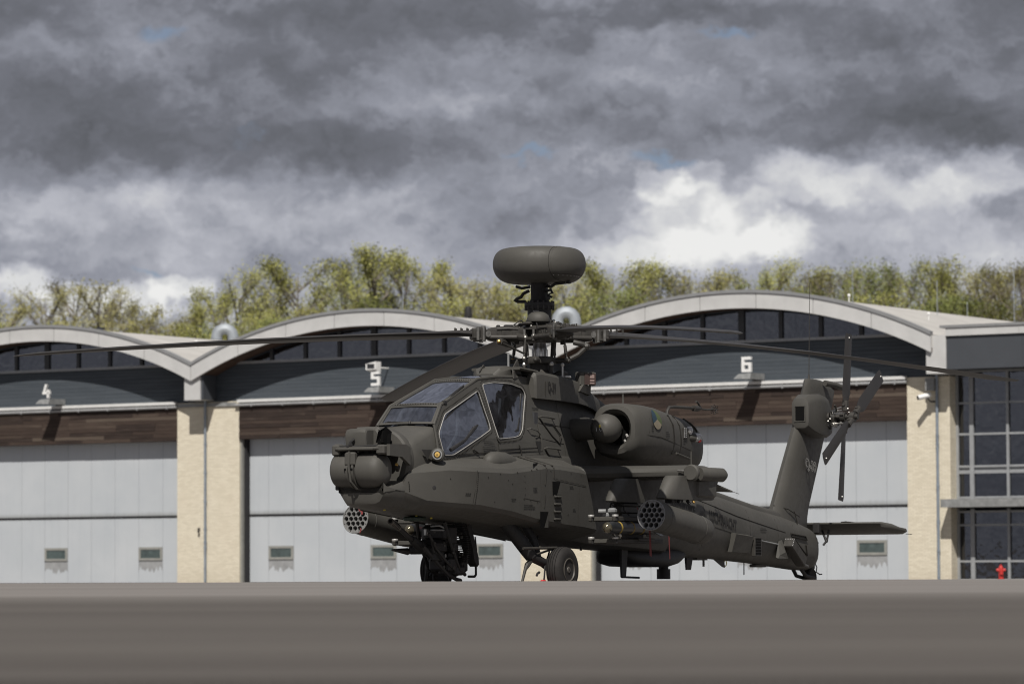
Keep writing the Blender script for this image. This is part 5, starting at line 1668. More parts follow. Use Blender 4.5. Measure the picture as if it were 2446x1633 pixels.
    if sg > 0:
        rb = MB()
        rb.tube([(.5, .22, 1.20), (.38, .26, 1.0), (.25, .285, .86)], .006, 4)
        rb.add([(.26, .285, .87), (.21, .287, .87), (.17, .285, .50), (.27, .30, .52)], [(0, 1, 2, 3)]).add([(-.32, .30, .82), (-.36, .30, .82), (-.40, .29, .47), (-.35, .30, .47)], [(0, 1, 2, 3)])
        rb.build('red_streamer', M['faded_red'], ml, smooth=False)
    else:
        MB().add([(1.0, .1, .82), (.99, .17, .82), (.99, .17, .73), (1.0, .1, .73)], [(0, 1, 2, 3)]).rbox((.92, .32, 1.01), (.04, .05, .09), .006).build('red_streamer', M['red'], ml, smooth=False)

# --- tail boom, fin, tail rotor, stabilator
mb = MB()
bm_ = []
for x, zb, zt, w in [(-2.2, .62, 1.80, .52), (-2.8, .59, 1.80, .48), (-3.4, .555, 1.74, .43), (-4.2, .52, 1.66, .385), (-5.5, .49, 1.50, .345), (-7.0, .42, 1.30, .30), (-7.9, .36, 1.205, .285), (-8.6, .315, 1.10, .27), (-9.0, .305, 1.02, .25), (-9.2, .34, .97, .21), (-9.27, .42, .92, .14)]:
    zc, h = (zb + zt) / 2, (zt - zb) / 2
    rg = []
    for k in range(24):
        t = 2 * PI * k / 24
        c, s = math.cos(t), math.sin(t)
        q = 2.4
        rr = (abs(c) ** q + abs(s) ** q) ** (-1 / q)
        rg.append((x, w * rr * c, zc + h * rr * s))
    bm_.append(rg)
BOOM = mb.loft(bm_).build('tail_boom', OL, H, 45)


def boom_y(x, z):
    zb = interp(x, [(-9.0, .305), (-8.6, .315), (-7.9, .36), (-7.0, .42), (-5.5, .49), (-4.2, .52), (-3.4, .555)]); zt = interp(x, [(-9.0, 1.02), (-8.6, 1.10), (-7.9, 1.205), (-7.0, 1.30), (-5.5, 1.50), (-4.2, 1.66), (-3.4, 1.74)])
    w = interp(x, [(-9.0, .25), (-8.6, .27), (-7.9, .285), (-7.0, .30), (-5.5, .345), (-4.2, .385), (-3.4, .43)])
    t = min(.999, abs((z - (zb + zt) / 2) / ((zt - zb) / 2)))
    return w * (1 - t ** 2.4) ** (1 / 2.4)


bpt = lambda x, z, d=0.0: Vector((x, boom_y(x, z) + d, z))
# drive shaft cover along the top
sec = []
for x, z, w, h in ((-3.0, 1.76, .16, .12), (-4.2, 1.63, .15, .11), (-5.5, 1.475, .14, .10), (-7.0, 1.275, .13, .09), (-7.9, 1.19, .13, .09)):
    sec.append([(x, w * c, z + h * s) for c, s in ((-1, -.9), (-1, .3), (-.75, .75), (-.3, 1), (.3, 1), (.75, .75), (1, .3), (1, -.9))])
MB().loft(sec).build('shaft_cover', OL, BOOM, 50)
sm = MB()
strip_on(sm, bpt, [(-4.0, 1.48), (-4.437, 1.402), (-5.89, 1.16), (-7.75, .92)], .007)
strip_on(sm, bpt, [(-5.0, .98), (-6.05, .85), (-7.0, .78)], .004)
for xa in (-4.62, -6.35, -7.45, -8.15):
    strip_on(sm, bpt, [(xa, interp(xa, [(-8.15, 1.05), (-4.6, 1.48)])), (xa - .02, .62)], .003)
notice(lambda x, z, d: bpt(x, z, .006), -6.75, .98, .25, 3, BOOM); notice(lambda x, z, d: bpt(x, z, .006), -4.45, 1.22, .12, 3, BOOM)
sm.build('panel_line', M['seam'], BOOM)
# KONINKLIJKE LUCHTMACHT along the boom
def boom_letters(body, x0, z0, slope, size, squeeze, name):
    vs, fs, w = text_mesh(body, size, .009)
    mb = MB()
    mb.add([bpt(x0 - v.x * squeeze, z0 - slope * v.x * squeeze + v.y, .006) for v in vs], fs)
    return mb.build(name, M['stencil'], BOOM, smooth=False, fix=False)


boom_letters('LUCHTMACHT', -4.80, 1.085, .150, .225, .68, 'air_force_lettering')
boom_letters('KONINKLIJKE', -3.30, 1.27, .125, .20, .80, 'air_force_lettering')
# sensor boxes and antennas on the boom
bx = MB().loft([[tuple(bpt(x, z, d)) for x, z, d in ((-5.62, .90, .0), (-5.62, .60, .02), (-5.62, .60, .10), (-5.62, .88, .09))], [tuple(bpt(x, z, d)) for x, z, d in ((-6.25, .87, .0), (-6.25, .58, .02), (-6.25, .58, .12), (-6.25, .84, .11))]]).build('flare_fairing', OL, BOOM, 30)
gr = MB()
gp = MB().rbox((-6.42, .40, .68), (.26, .06, .30), .008, mat=Matrix.Identity(4)).build('flare_dispenser', M['hub'], BOOM)
for i in range(5):
    for j in range(6):
        gr.box((-6.335 - .04 * i - .014, .4305, .80 - .045 * j - .017), (-6.335 - .04 * i + .014, .434, .80 - .045 * j + .017))
tag(gr.build('flare_cells', M['hole'], gp, smooth=False), kind='stuff')
MB().tube([bpt(-6.55, .80, .0), bpt(-7.5, .72, .01)], .012, 6).build('boom_strake', M['lamp_grey'], BOOM)
sx = MB().loft([[(-7.45, .30, .78), (-7.58, .30, .80), (-7.72, .30, .62), (-7.30, .32, .52)], [(-7.36, .36, .55), (-7.50, .40, .60), (-7.60, .40, .50), (-7.30, .36, .50)]]).build('sensor_mount', OL, BOOM, smooth=False)
bb = MB().rbox((0, 0, 0), (.60, .17, .17), .012, mat=Matrix.Translation((-7.86, .40, .60)) @ Matrix.Rotation(math.radians(-33), 4, 'Y') @ Matrix.Rotation(math.radians(0), 4, 'Z'))
sbx = bb.build('boom_sensor', M['hub'], BOOM)
bs = MB()
for x, z in ((.31, .06), (.31, .03), (.31, 0.0), (.31, -.03), (.31, -.06)):
    p = Matrix.Translation((-7.86, .40, .60)) @ Matrix.Rotation(math.radians(-33), 4, 'Y') @ Vector((x, z, .05)); bs.sphere(p, .008, 5)
    p = Matrix.Translation((-7.86, .40, .60)) @ Matrix.Rotation(math.radians(-33), 4, 'Y') @ Vector((.29, .088, z)); bs.sphere(p, .008, 5)
tag(bs.build('sensor_bolts', M['lens_white'], sbx), kind='stuff')
for x, y, z0, z1, w, t in ((-2.12, .25, .62, .215, .10, .022), (-4.80, .0, .52, .32, .11, .02)):
    an = MB().add([(x + w, y - t, z0), (x - w, y - t, z0), (x - w, y + t, z0), (x + w, y + t, z0), (x + w * .9, y - t * .5, z1), (x - w * .55, y - t * .5, z1), (x - w * .55, y + t * .5, z1), (x + w * .9, y + t * .5, z1)],
                  [(0, 1, 2, 3), (7, 6, 5, 4), (0, 4, 5, 1), (1, 5, 6, 2), (2, 6, 7, 3), (3, 7, 4, 0)])
    if x > -3:
        an.cyl((-2.05, .25, .217), (-2.62, .25, .205), .016, 8)
    an.build('blade_antenna', M['black'], H)
MB().cyl((-3.93, 0, .53), (-3.93, 0, .33), .075, 14).cyl((-3.93, 0, .335), (-3.93, 0, .18), .105, 16).cyl((-3.93, 0, .55), (-3.93, 0, .48), .14, 16).build('belly_antenna', M['black'], H)
MB().prism([(-5.62, .0, .50), (-6.02, .0, .48), (-6.05, .0, .355), (-5.98, 0, .365)], (0, .02, 0)).build('belly_fin', OL, BOOM, smooth=False)
MB().box((-5.34, -.01, .37), (-5.30, .01, .50)).box((-5.0, -.05, .47), (-5.36, .05, .51)).build('belly_plate', OL, BOOM, smooth=False)
MB().cyl((-6.78, 0, .45), (-6.78, 0, .24), .010, 6).build('belly_rod', OL, BOOM)
MB().rbox((-7.3, 0, .385), (.4, .12, .05), .01).build('belly_hatch', OL, BOOM)
MB().tube([(-6.10 + .045 * math.cos(t), .0, .425 + .045 * math.sin(t)) for t in [2 * PI * k / 12 for k in range(13)]], .008, 5, caps=False).build('tie_down_ring', M['yellow_paint'], BOOM)
# belly radome
sec = []
for x, z, w in ((-2.12, .60, .14), (-2.18, .50, .24), (-2.38, .415, .35), (-2.75, .375, .40), (-3.4, .362, .40), (-3.9, .42, .33), (-4.45, .53, .15)):
    sec.append([(x, w * c, max(z, z) if s < -.5 else z + (.68 - z) * (s + .5) / 1.5) for c, s in [(math.cos(2 * PI * k / 20), math.sin(2 * PI * k / 20)) for k in range(20)]])
MB().loft(sec).build('belly_radome', M['black'], H, 40)
# grips at the boom end
for pts in ([(-7.95, .29, .90), (-8.55, .285, .86), (-8.60, .275, .80), (-8.0, .30, .86)], [(-8.0, .295, .86), (-8.45, .29, .62), (-8.62, .27, .55), (-8.55, .275, .72)]):
    MB().tube([tuple(bpt(p[0], p[2], .012)) for p in pts], .013, 6).build('boom_grip', M['seam'], BOOM)
MB().tube([(-8.55, .22, .42), (-8.75, .22, .38), (-8.85, .18, .36), (-8.72, .16, .40)], .013, 8).build('tow_grip', M['lamp_grey'], BOOM)
MB().sphere((-9.24, .17, .76), .022, 6).build('end_lamp', M['black'], BOOM)

# fin
def airfoil(le, te, z, th, n=9, off=0.0):
    up, lo = [], []
    for k in range(n):
        a = (1 - math.cos(PI * k / (n - 1))) / 2
        t = th * (1.5 * math.sqrt(a) * (1 - a) + .08 * (1 - a)) * .62
        up.append((lerp(le, te, a), t + off, z)); lo.append((lerp(le, te, a), -t + off, z))
    return up + lo[::-1][1:-1]


sec = [airfoil(-7.62, -9.20, 1.0, .40), airfoil(-7.78, -9.22, 1.18, .36), airfoil(-7.87, -9.28, 1.35, .33), airfoil(-8.25, -9.62, 1.95, .30), airfoil(-8.70, -9.98, 2.62, .28), airfoil(-8.90, -10.22, 3.0, .26), airfoil(-9.03, -10.30, 3.17, .25)]
FIN = MB().loft(sec).build('tail_fin', OL, H, 40)
sec = [airfoil(-9.02, -10.30, 3.165, .22), airfoil(-9.10, -10.36, 3.32, .19), airfoil(-9.17, -10.0, 3.445, .16), airfoil(-9.22, -9.75, 3.475, .12)]
FC = MB().loft(sec).build('fin_cap', OL, FIN, 40)
MB().tube([(-9.75, .10, 3.42), (-10.0, .16, 3.40), (-10.42, .19, 3.345)], [.05, .05, .048], 12).build('tail_light', OL, FC)
MB().tube([(-10.42, .19, 3.345), (-10.46, .192, 3.34)], .042, 12).build('tail_light_lens', M['black'], FC)
MB().cyl((-9.33, 0, 3.46), (-9.335, 0, 3.55), .024, 8, 0, .012).cyl((-9.335, 0, 3.54), (-9.40, 0, 5.08), .0075, 6, 0, .004).build('whip_antenna', M['hub'], FIN)
# gearbox fairing at the top of the fin
sec = []
for x, w0, w1, z0, z1 in ((-8.70, .0, .24, 2.70, 3.06), (-8.72, -.03, .27, 2.64, 3.13), (-8.90, -.07, .30, 2.56, 3.20), (-9.2, -.10, .31, 2.50, 3.215), (-9.55, -.12, .28, 2.50, 3.17), (-9.95, -.08, .14, 2.55, 3.05)):
    r_ = .07
    sec.append([(x, y, z) for y, z in ((w0 + r_, z0), (w1 - r_, z0), (w1 - .01, z0 + r_ * .6), (w1, z0 + r_ * 1.5), (w1, z1 - r_ * 1.8), (w1 - .02, z1 - r_ * .8), (w1 - r_, z1), (w0 + r_, z1), (w0, z1 - r_), (w0, z0 + r_))])
GB = MB().loft(sec).build('gearbox_fairing', OL, FIN, 35)
MB().box((-8.705, .045, 2.76), (-8.692, .20, 2.985)).build('gearbox_inlet', M['hole'], GB, smooth=False)
MB().tube([(-8.70, .03, 2.745), (-8.70, .215, 2.745), (-8.70, .215, 3.0), (-8.70, .03, 3.0), (-8.70, .03, 2.745)], .012, 6).build('inlet_rim', OL, GB)
sm = MB()
fy = lambda x, z: .0
# serial outlined on the fin
vs, fs, w = text_mesh('Q-39', .22, .012)
mb = MB(); mb.add([(-8.82 - v.x * .95, .155 - .02 * v.x, 2.0 - v.x * .16 + v.y) for v in vs], fs)
mb.build('serial_outline', M['stencil_light'], FIN, smooth=False, fix=False)
vs, fs, w = text_mesh('Q-39', .22, -.003)
mb = MB(); mb.add([(-8.82 - v.x * .95, .159 - .02 * v.x, 2.0 - v.x * .16 + v.y) for v in vs], fs)
mb.build('serial_lettering', M['stencil'], FIN, smooth=False, fix=False)
sm = MB()
sm.tube([(-7.87, .02, 1.36), (-8.15, .155, 1.30), (-8.55, .17, 1.18)], .008, 4).tube([(-8.35, .165, 1.27), (-8.45, .17, 1.10), (-8.44, .18, .98)], .010, 4)
sm.build('panel_line', M['seam'], FIN)
# stabilator
sec = []
for y in (-1.50, -1.46, -1.40, -1.30, -.6, .0, .6, 1.28, 1.38, 1.45, 1.50):
    a = abs(y)
    le = -9.28 - (0 if a < 1.28 else ((a - 1.28) / .22) ** 1.6 * .52); te = -9.98 + (0 if a < 1.38 else (a - 1.38) * .8)
    if le < te + .06: le = te + .06
    dz = 0 if a < 1.28 else ((a - 1.28) / .22) ** 1.4 * .10
    row = airfoil(0, 1, 0, .16, 8)
    ang = math.radians(14)
    sec.append([(lerp(le, te, p[0]), y, 1.065 - dz - (p[0]) * math.sin(ang) * (le - te) + p[1] * (1 if a < 1.4 else .5)) for p in row])
STAB = MB().loft(sec).build('stabilator', OL, H, 40)
MB().prism([(-9.42, .50, 1.105), (-9.60, .50, 1.08), (-9.52, .62, 1.09)], (0, .1, .01)).build('tail_marking', M['stencil'], STAB, smooth=False)
MB().cyl((-9.85, 1.49, .90), (-9.92, 1.57, .895), .005, 5).build('static_wick', M['black'], STAB)
MB().tube([(-9.42, .30, .98), (-9.40, .27, .80), (-9.36, .22, .72)], .02, 8).tube([(-9.44, .16, .98), (-9.40, .25, .80)], .02, 8).sphere((-9.40, .26, .79), .03, 8).rbox((-9.28, .14, 1.0), (.10, .12, .18), .02).build('stabilator_actuator', M['black'], H)
# tail wheel
tw = empty('tail_wheel', (-9.29, 0, .18)); tw.parent = H
YM = Matrix.Rotation(-PI / 2, 4, 'X')
MB().lathe([(.095, -.055), (.15, -.062), (.172, -.045), (.18, 0), (.172, .045), (.15, .062), (.095, .055)], 32, YM).build('tyre', M['rubber'], tw, 40)
MB().lathe([(.02, -.04), (.095, -.05), (.095, .05), (.02, .04)], 24, YM).build('rim', M['rim'], tw)
MB().tube([(-8.78, 0.07, .34), (-8.95, .085, .22), (-9.27, .09, .18)], .032, 8).tube([(-8.78, -.07, .34), (-8.95, -.085, .22), (-9.27, -.09, .18)], .032, 8).tube([(-9.15, 0, .62), (-9.26, 0, .48), (-9.33, 0, .40)], [.05, .045, .04], 10).tube([(-9.33, 0, .47), (-9.33, 0, .30)], .05, 10).rbox((-9.30, .0, .38), (.16, .14, .14), .03).rbox((-9.36, .02, .50), (.10, .10, .08), .02).tube([(-9.36, .05, .46), (-9.45, .06, .36), (-9.42, .06, .28), (-9.50, .09, .24), (-9.56, .10, .245)], .011, 6).build('tail_strut', M['black'], H)


# tail rotor: two crossed pairs on a short shaft on the left of the fin
TC = Vector((-9.45, 0, 2.835))
tr_ = empty('tail_rotor', (-9.45, .59, 2.835)); tr_.parent = H
MB().cyl((0, -.45, 0), (0, .24, 0), .045, 14).cyl((0, -.42, 0), (0, -.22, 0), .075, 16).cyl((0, -.06, 0), (0, .02, 0), .085, 14).cyl((0, .11, 0), (0, .19, 0), .08, 14).build('rotor_shaft', M['hub'], tr_)
sp_ = MB().cyl((0, -.20, 0), (0, -.14, 0), .13, 16)
for k in range(4):
    a = PI / 2 * k + .5
    c, s = math.cos(a), math.sin(a)
    sp_.cyl((c * .12, -.17, s * .12), (c * .13, .02, s * .13), .014, 6).sphere((c * .125, -.17, s * .125), .028, 8)
    sp_.tube([(c * .07, -.25, s * .07), (c * .16, -.20, s * .16), (c * .19, -.10, s * .19)], .012, 6)
sp_.build('pitch_linkage', M['steel'], tr_)
jk = MB()
rj = random.Random(5)
for k in range(11):
    a = rj.uniform(0, 2 * PI); r0 = rj.uniform(.06, .2)
    p = Vector((r0 * math.cos(a), rj.uniform(-.42, -.12), r0 * math.sin(a)))
    q = p + Vector((rj.uniform(-.12, .12), rj.uniform(-.06, .14), rj.uniform(-.12, .12)))
    jk.cyl(p, q, rj.uniform(.010, .02), 7).sphere(p, .028, 7)
jk.sphere((.16, -.38, .16), .05, 8).sphere((.10, -.36, .20), .04, 8)
tag(jk.build('actuator_joints', M['hub'], tr_), kind='stuff')
fj = MB()
for k in range(8):
    a = rj.uniform(0, 2 * PI); r0 = rj.uniform(.08, .2)
    fj.sphere((r0 * math.cos(a), rj.uniform(-.4, .1), r0 * math.sin(a)), .018, 6)
tag(fj.build('bright_fittings', M['steel'], tr_), kind='stuff')
for dirv, yoff in (((-.1302, .9915), .0), ((-.8446, .5354), .15)):
    for sgn in (1, -1):
        d = Vector((dirv[0], 0, dirv[1])).normalized() * sgn
        c = Vector((-d.z, 0, d.x))
        pr = []
        mb = MB()
        for r_, w0, w1, th, tw_ in ((.12, -.05, .05, .07, 0), (.22, -.05, .05, .06, 0), (.34, -.10, .11, .035, .14), (.42, -.115, .135, .03, .13), (1.34, -.115, .135, .025, .04), (1.40, -.09, .135, .012, .04)):
            cc = c * math.cos(tw_) + Vector((0, 1, 0)) * math.sin(tw_)
            nn = Vector((0, 1, 0)) * math.cos(tw_) - c * math.sin(tw_)
            o = d * r_ + Vector((0, yoff, 0))
            pr.append([o + cc * w0, o + cc * lerp(w0, w1, .3) + nn * th / 2, o + cc * lerp(w0, w1, .7) + nn * th / 2, o + cc * w1, o + cc * lerp(w0, w1, .7) - nn * th / 2, o + cc * lerp(w0, w1, .3) - nn * th / 2])
        bl_ = mb.loft(pr).build('rotor_blade', M['blade'], tr_, 40)
        o = Vector((0, yoff, 0))
        MB().cyl(o + d * .10, o + d * .27, .055, 10).cyl(o + d * .2 + c * .07, o + d * .2 - c * .07, .025, 8).build('blade_grip', M['hub'], bl_)
        e = o + d * 1.33 + Vector((0, .016, 0)); MB().sphere(e, .014, 6).build('tip_weight', M['alu'], bl_)

# --- main rotor: mast, swashplate, hub, blades, radar dome
HUBZ = 3.72
mast = MB().lathe([(.22, 2.95), (.22, 3.16), (.17, 3.2), (.15, 3.3), (.14, 3.34)], 24).build('mast_base', M['hub'], H)
MB().lathe([(.105, 3.3), (.112, 3.42), (.112, 3.50), (.100, 3.54), (.088, 3.60), (.088, 3.66)], 28).build('rotor_mast', M['chrome'], H, 40)
fl_ = MB()
for k in range(14):
    a = 2 * PI * k / 14
    fl_.cyl((.107 * math.cos(a), .107 * math.sin(a), 3.38), (.107 * math.cos(a), .107 * math.sin(a), 3.505), .012, 6)
fl_.build('mast_spline', M['steel'], mast)
sw = MB().lathe([(.16, 3.29), (.24, 3.30), (.255, 3.34), (.24, 3.385), (.17, 3.40), (.12, 3.40)], 28)
for k in range(4):
    a = math.radians(20 + 90 * k)
    c, s = math.cos(a), math.sin(a)
    sw.tube([(c * .2, s * .2, 3.345), (c * .40, s * .40, 3.335)], [.045, .03], 10).sphere((c * .42, s * .42, 3.335), .035, 10)
SWP = sw.build('swashplate', M['hub'], H, 40)
for k in range(3):
    a = math.radians(75 + 120 * k)
    c, s = math.cos(a), math.sin(a)
    MB().cyl((c * .21, s * .21, 2.98), (c * .23, s * .23, 3.30), .028, 10).cyl((c * .21, s * .21, 3.05), (c * .215, s * .215, 3.18), .042, 10).build('control_rod', M['hub'], H)
    MB().sphere((c * .23, s * .23, 3.29), .038, 8).build('rod_end', M['alu'], H)
mj = MB()
rj = random.Random(9)
for k in range(12):
    a = rj.uniform(0, 2 * PI)
    p = Vector((.26 * math.cos(a), .26 * math.sin(a), rj.uniform(3.05, 3.3)))
    q = p + Vector((rj.uniform(-.12, .12), rj.uniform(-.12, .12), rj.uniform(-.2, .08)))
    mj.cyl(p, q, rj.uniform(.012, .03), 8).sphere(p, .035, 8)
mj.rbox((-.1, .3, 3.1), (.2, .16, .18), .03).rbox((.15, -.25, 3.08), (.24, .2, .2), .03).box((-.25, -.2, 2.9), (.3, .3, 3.02))
mj.build('control_mixer', M['hub'], H)
MB().cyl((.05, .40, 3.06), (.05, .40, 3.28), .014, 8).sphere((.05, .40, 3.27), .03, 8).rbox((-.05, .40, 3.10), (.16, .10, .035), .01).build('mixer_fitting', M['alu'], H)
MB().cyl((.9, -.02, 3.12), (.9, -.02, 3.42), .016, 8).cyl((.9, -.02, 3.12), (.9, -.02, 3.2), .06, 10).build('beacon_post', M['lamp_grey'], H)

hub = MB()
hub.lathe([(.10, 3.60), (.20, 3.61), (.30, 3.635), (.30, 3.66), (.22, 3.68), (.20, 3.76), (.30, 3.785), (.30, 3.815), (.24, 3.85), (.12, 3.87)], 28)
HUB = hub.build('rotor_hub', M['hub'], H, 40)
BL = {'near': (7.03, 1.56, 2.45), 'left': None, 'far': (-7.25, -.18, 4.12), 'right': None}


def tip_on(az, r, z):
    return Vector((r * math.cos(az), r * math.sin(az), z))


BLADES = [(math.radians(49.6), 7.26, 3.30, 1.5, 0.0), (math.radians(-50), 7.55, 3.37, 1.5, 0.05), (math.radians(-130.6), 7.2, 3.07, 1.4, 0.0), (math.radians(130.5), 7.17, 3.08, 1.45, 0.03)]
for az, R_, zt, ex, pitch in BLADES:
    d = Vector((math.cos(az), math.sin(az), 0)); c = Vector((-d.y, d.x, 0))       # c: towards the leading edge
    # blade
    mb = MB(); sec = []
    stations = [.90, 1.02, 1.22, 1.5, 2.2, 3.0, 4.0, 5.0, 6.0, 6.6, R_ - .36, R_ - .15, R_]
    for r_ in stations:
        f = max(0, (r_ - .9) / (R_ - .9))
        z = lerp(HUBZ, zt, f ** ex)
        ch = interp(r_, [(.90, .20), (1.02, .26), (1.5, .53), (R_ - .36, .53), (R_ - .15, .40), (R_, .20)])
        th = interp(r_, [(.90, .12), (1.22, .10), (2.0, .07), (R_ - .3, .055), (R_, .02)])
        back = interp(r_, [(R_ - .36, 0), (R_ - .15, .10), (R_, .27)])
        tw = pitch + math.radians(7) * (0.55 - f)
        cc = c * math.cos(tw) + Vector((0, 0, 1)) * math.sin(tw)
        nn = Vector((0, 0, 1)) * math.cos(tw) - c * math.sin(tw)
        le = .14 - back if r_ > 1.4 else ch * .4
        pr = []
        for a, t in ((0, 0), (.03, .35), (.12, .82), (.28, 1), (.6, .62), (.9, .16), (1, .06), (1, -.06), (.9, -.12), (.6, -.42), (.28, -.75), (.12, -.68), (.03, -.35)):
            pr.append(d * r_ + Vector((0, 0, z)) + cc * (le - a * ch) + nn * (t * th / 2))
        sec.append(pr)
    bl_ = mb.loft(sec).build('rotor_blade', M['blade'], H, 50)
    # root fittings on the blade
    fit = MB()
    XB = Matrix(((d.x, c.x, 0, 0), (d.y, c.y, 0, 0), (0, 0, 1, HUBZ), (0, 0, 0, 1))) @ Matrix.Diagonal((.88, .92, 1, 1))

    def P(x, y, z):
        return XB @ Vector((x, y, z))
    fit.rbox((1.10, 0, 0), (.10, .30, .16), .02, mat=XB).rbox((.99, .10, 0), (.14, .06, .20), .015, mat=XB).rbox((.99, -.10, 0), (.14, .06, .20), .015, mat=XB)
    cbl = MB()
    for q in range(8):
        y = .12 if q % 2 else -.12
        cbl.cyl(P(1.08 + .05 * q, y * .7, .04), P(1.08 + .05 * q, y * .7, .085), .014, 6)
    fit.rbox((1.03, 0, 0), (.08, .26, .14), .015, mat=XB)
    fit.build('blade_cuff', M['hub'], bl_)
    tag(cbl.build('cuff_bolts', M['hub'], bl_), kind='stuff')
    pin = MB()
    for y in (-.10, .10):
        pin.cyl(P(.96, y, -.11), P(.96, y, .115), .032, 12)
    pin.cyl(P(.88, -.12, .0), P(.88, .12, 0), .045, 12)
    pin.rbox((1.06, .155, 0), (.05, .02, .20), .008, mat=XB).rbox((1.06, -.155, 0), (.05, .02, .20), .008, mat=XB)
    pin.build('blade_pin', M['dull_metal'], bl_)
    # pitch housing: ribbed arm between hub and blade
    ph = MB()
    s = []
    for x, w, h in ((.20, .13, .08), (.30, .165, .10), (.48, .165, .112), (.72, .14, .108), (.84, .12, .09), (.90, .09, .06)):
        s.append([P(x, a * w, b * h) for a, b in ((-1, -.7), (-1, .7), (-.7, 1), (.7, 1), (1, .7), (1, -.7), (.7, -1), (-.7, -1))])
    ph.loft(s)
    for sg in (1, -1):
        ph.tube([P(.40, sg * .16, .07), P(.56, sg * .158, .075), P(.74, sg * .14, .07)], .018, 6).tube([P(.40, sg * .16, -.07), P(.56, sg * .158, -.05), P(.62, sg * .15, -.075), P(.74, sg * .14, -.06)], .018, 6)
        ph.rbox((.58, sg * .152, .0), (.20, .035, .10), .02, mat=XB).cyl(P(.58, sg * .16, -.02), P(.58, sg * .18, -.02), .045, 12).cyl(P(.46, sg * .16, 0), P(.46, sg * .178, 0), .03, 10).cyl(P(.70, sg * .14, 0), P(.70, sg * .162, 0), .03, 10)
    ph.build('pitch_housing', M['hub'], bl_, 35)
    dm = MB()
    for sg in (1, -1):
        dm.cyl(P(.34, sg * .20, -.05), P(.84, sg * .12, -.05), .036, 12).cyl(P(.28, sg * .21, -.05), P(.36, sg * .20, -.05), .026, 10)
    dm.build('lag_damper', M['hub'], bl_)
    for sg in (1, -1):
        MB().sphere(P(.30, sg * .21, -.04), .04, 10).cyl(P(.30, sg * .21, -.10), P(.30, sg * .21, .06), .022, 8).build('damper_end', M['dull_metal'], bl_)
    # pitch horn and link
    pl = MB().tube([P(.42, .14, -.03), P(.36, .24, -.05), P(.30, .30, -.06)], [.05, .045, .035], 8)
    e0 = P(.30, .30, -.06); a2 = math.atan2(e0.y, e0.x); e1 = Vector((.42 * math.cos(a2), .42 * math.sin(a2), 3.36))
    pl.cyl(e0, e1, .016, 8).cyl(e0.lerp(e1, .35), e0.lerp(e1, .75), .025, 8)
    pl.build('pitch_link', M['hub'], bl_)
    MB().sphere(e0, .034, 8).each('link_end', M['brass'] if az < -2 else M['dull_metal'], bl_, MB().sphere(e1, .032, 8))
    hs = MB().tube([P(.20, .05, .12), P(.34, .12, .20), P(.46, .10, .13)], .009, 6).tube([P(.22, -.08, .10), P(.30, -.16, .15), P(.42, -.18, .06)], .008, 6).rbox((.52, .0, .115), (.16, .10, .05), .015, mat=XB).rbox((.70, .03, .11), (.06, .06, .05), .01, mat=XB)
    hs.build('heater_wire', M['black'], bl_)
# hub arms between the plates, droop stops
ha = MB()
for k in range(4):
    a = BLADES[k][0]
    c_, s_ = math.cos(a), math.sin(a)
    for z in (3.635, 3.80):
        ha.loft([[(r_ * c_ - w * s_, r_ * s_ + w * c_, z + h) for w, h in ((-wd, -.015), (wd, -.015), (wd, .015), (-wd, .015))] for r_, wd in ((.1, .20), (.3, .14), (.42, .09))])
    ha.rbox((.26, 0, 3.87), (.16, .16, .05), .02, mat=Matrix.Rotation(a + .7, 4, 'Z'))
    ha.cyl((.34 * c_, .34 * s_, 3.58), (.34 * c_, .34 * s_, 3.86), .035, 10)
    t_ = a + .6
    ha.cyl((.25 * math.cos(t_), .25 * math.sin(t_), 3.40), (.27 * math.cos(t_), .27 * math.sin(t_), 3.62), .022, 8)
ha.build('hub_arm', M['hub'], HUB, 40)
hb = MB()
for k in range(20):
    a = rj.uniform(0, 2 * PI); r_ = rj.uniform(.16, .42)
    hb.sphere((r_ * math.cos(a), r_ * math.sin(a), rj.uniform(3.60, 3.88)), rj.uniform(.012, .024), 6)
tag(hb.build('hub_bolts', M['dull_metal'], HUB), kind='stuff')
# scissor links beside the mast
MB().tube([(-.10, .50, 3.60), (-.16, .62, 3.57), (-.20, .66, 3.53)], .04, 8).tube([(-.20, .66, 3.53), (-.14, .56, 3.42), (-.08, .46, 3.36)], .038, 8).sphere((-.20, .665, 3.54), .055, 8).build('scissor_link', M['hub'], H)
MB().cyl((.66, -.30, 3.60), (.30, -.36, 3.58), .05, 10).cyl((.68, -.30, 3.60), (.20, -.1, 3.42), .015, 6).build('scissor_link', M['hub'], H)
MB().sphere((.68, -.295, 3.60), .03, 8).build('link_eye', M['brass'], H)

# radar dome on its post
MB().lathe([(.16, 3.84), (.205, 3.88), (.20, 3.93), (.14, 3.94)], 28).build('post_skirt', OL, H)
post = MB().lathe([(.175, 3.90), (.175, 4.09), (.205, 4.095), (.205, 4.13), (.22, 4.135), (.22, 4.18), (.15, 4.20), (.125, 4.24), (.125, 4.46), (.18, 4.48)], 32).build('radar_post', M['black'], H, 40)
pb = MB()
for k in range(16):
    a = 2 * PI * k / 16
    pb.cyl((.206 * math.cos(a), .206 * math.sin(a), 4.075), (.206 * math.cos(a), .206 * math.sin(a), 4.205), .014, 6)
tag(pb.build('flange_bolts', M['hub'], post), kind='stuff')
nb = MB()
for k in range(4):
    a = math.radians(-8 + 9 * k)
    nb.box((.176, -.03 - .03, 4.055 - .018 * k), (.1785, .03 + .02 * (k % 2), 4.060 - .018 * k), mat=Matrix.Rotation(a * .4 + .35, 4, 'Z'))
nb.build('data_plate', M['alu'], post, smooth=False)
sk = MB().lathe([(.165, 3.90), (.17, 3.93), (.152, 3.99), (.10, 4.035), (.02, 4.045)], 20, Matrix.Translation((.13, .05, 0)))
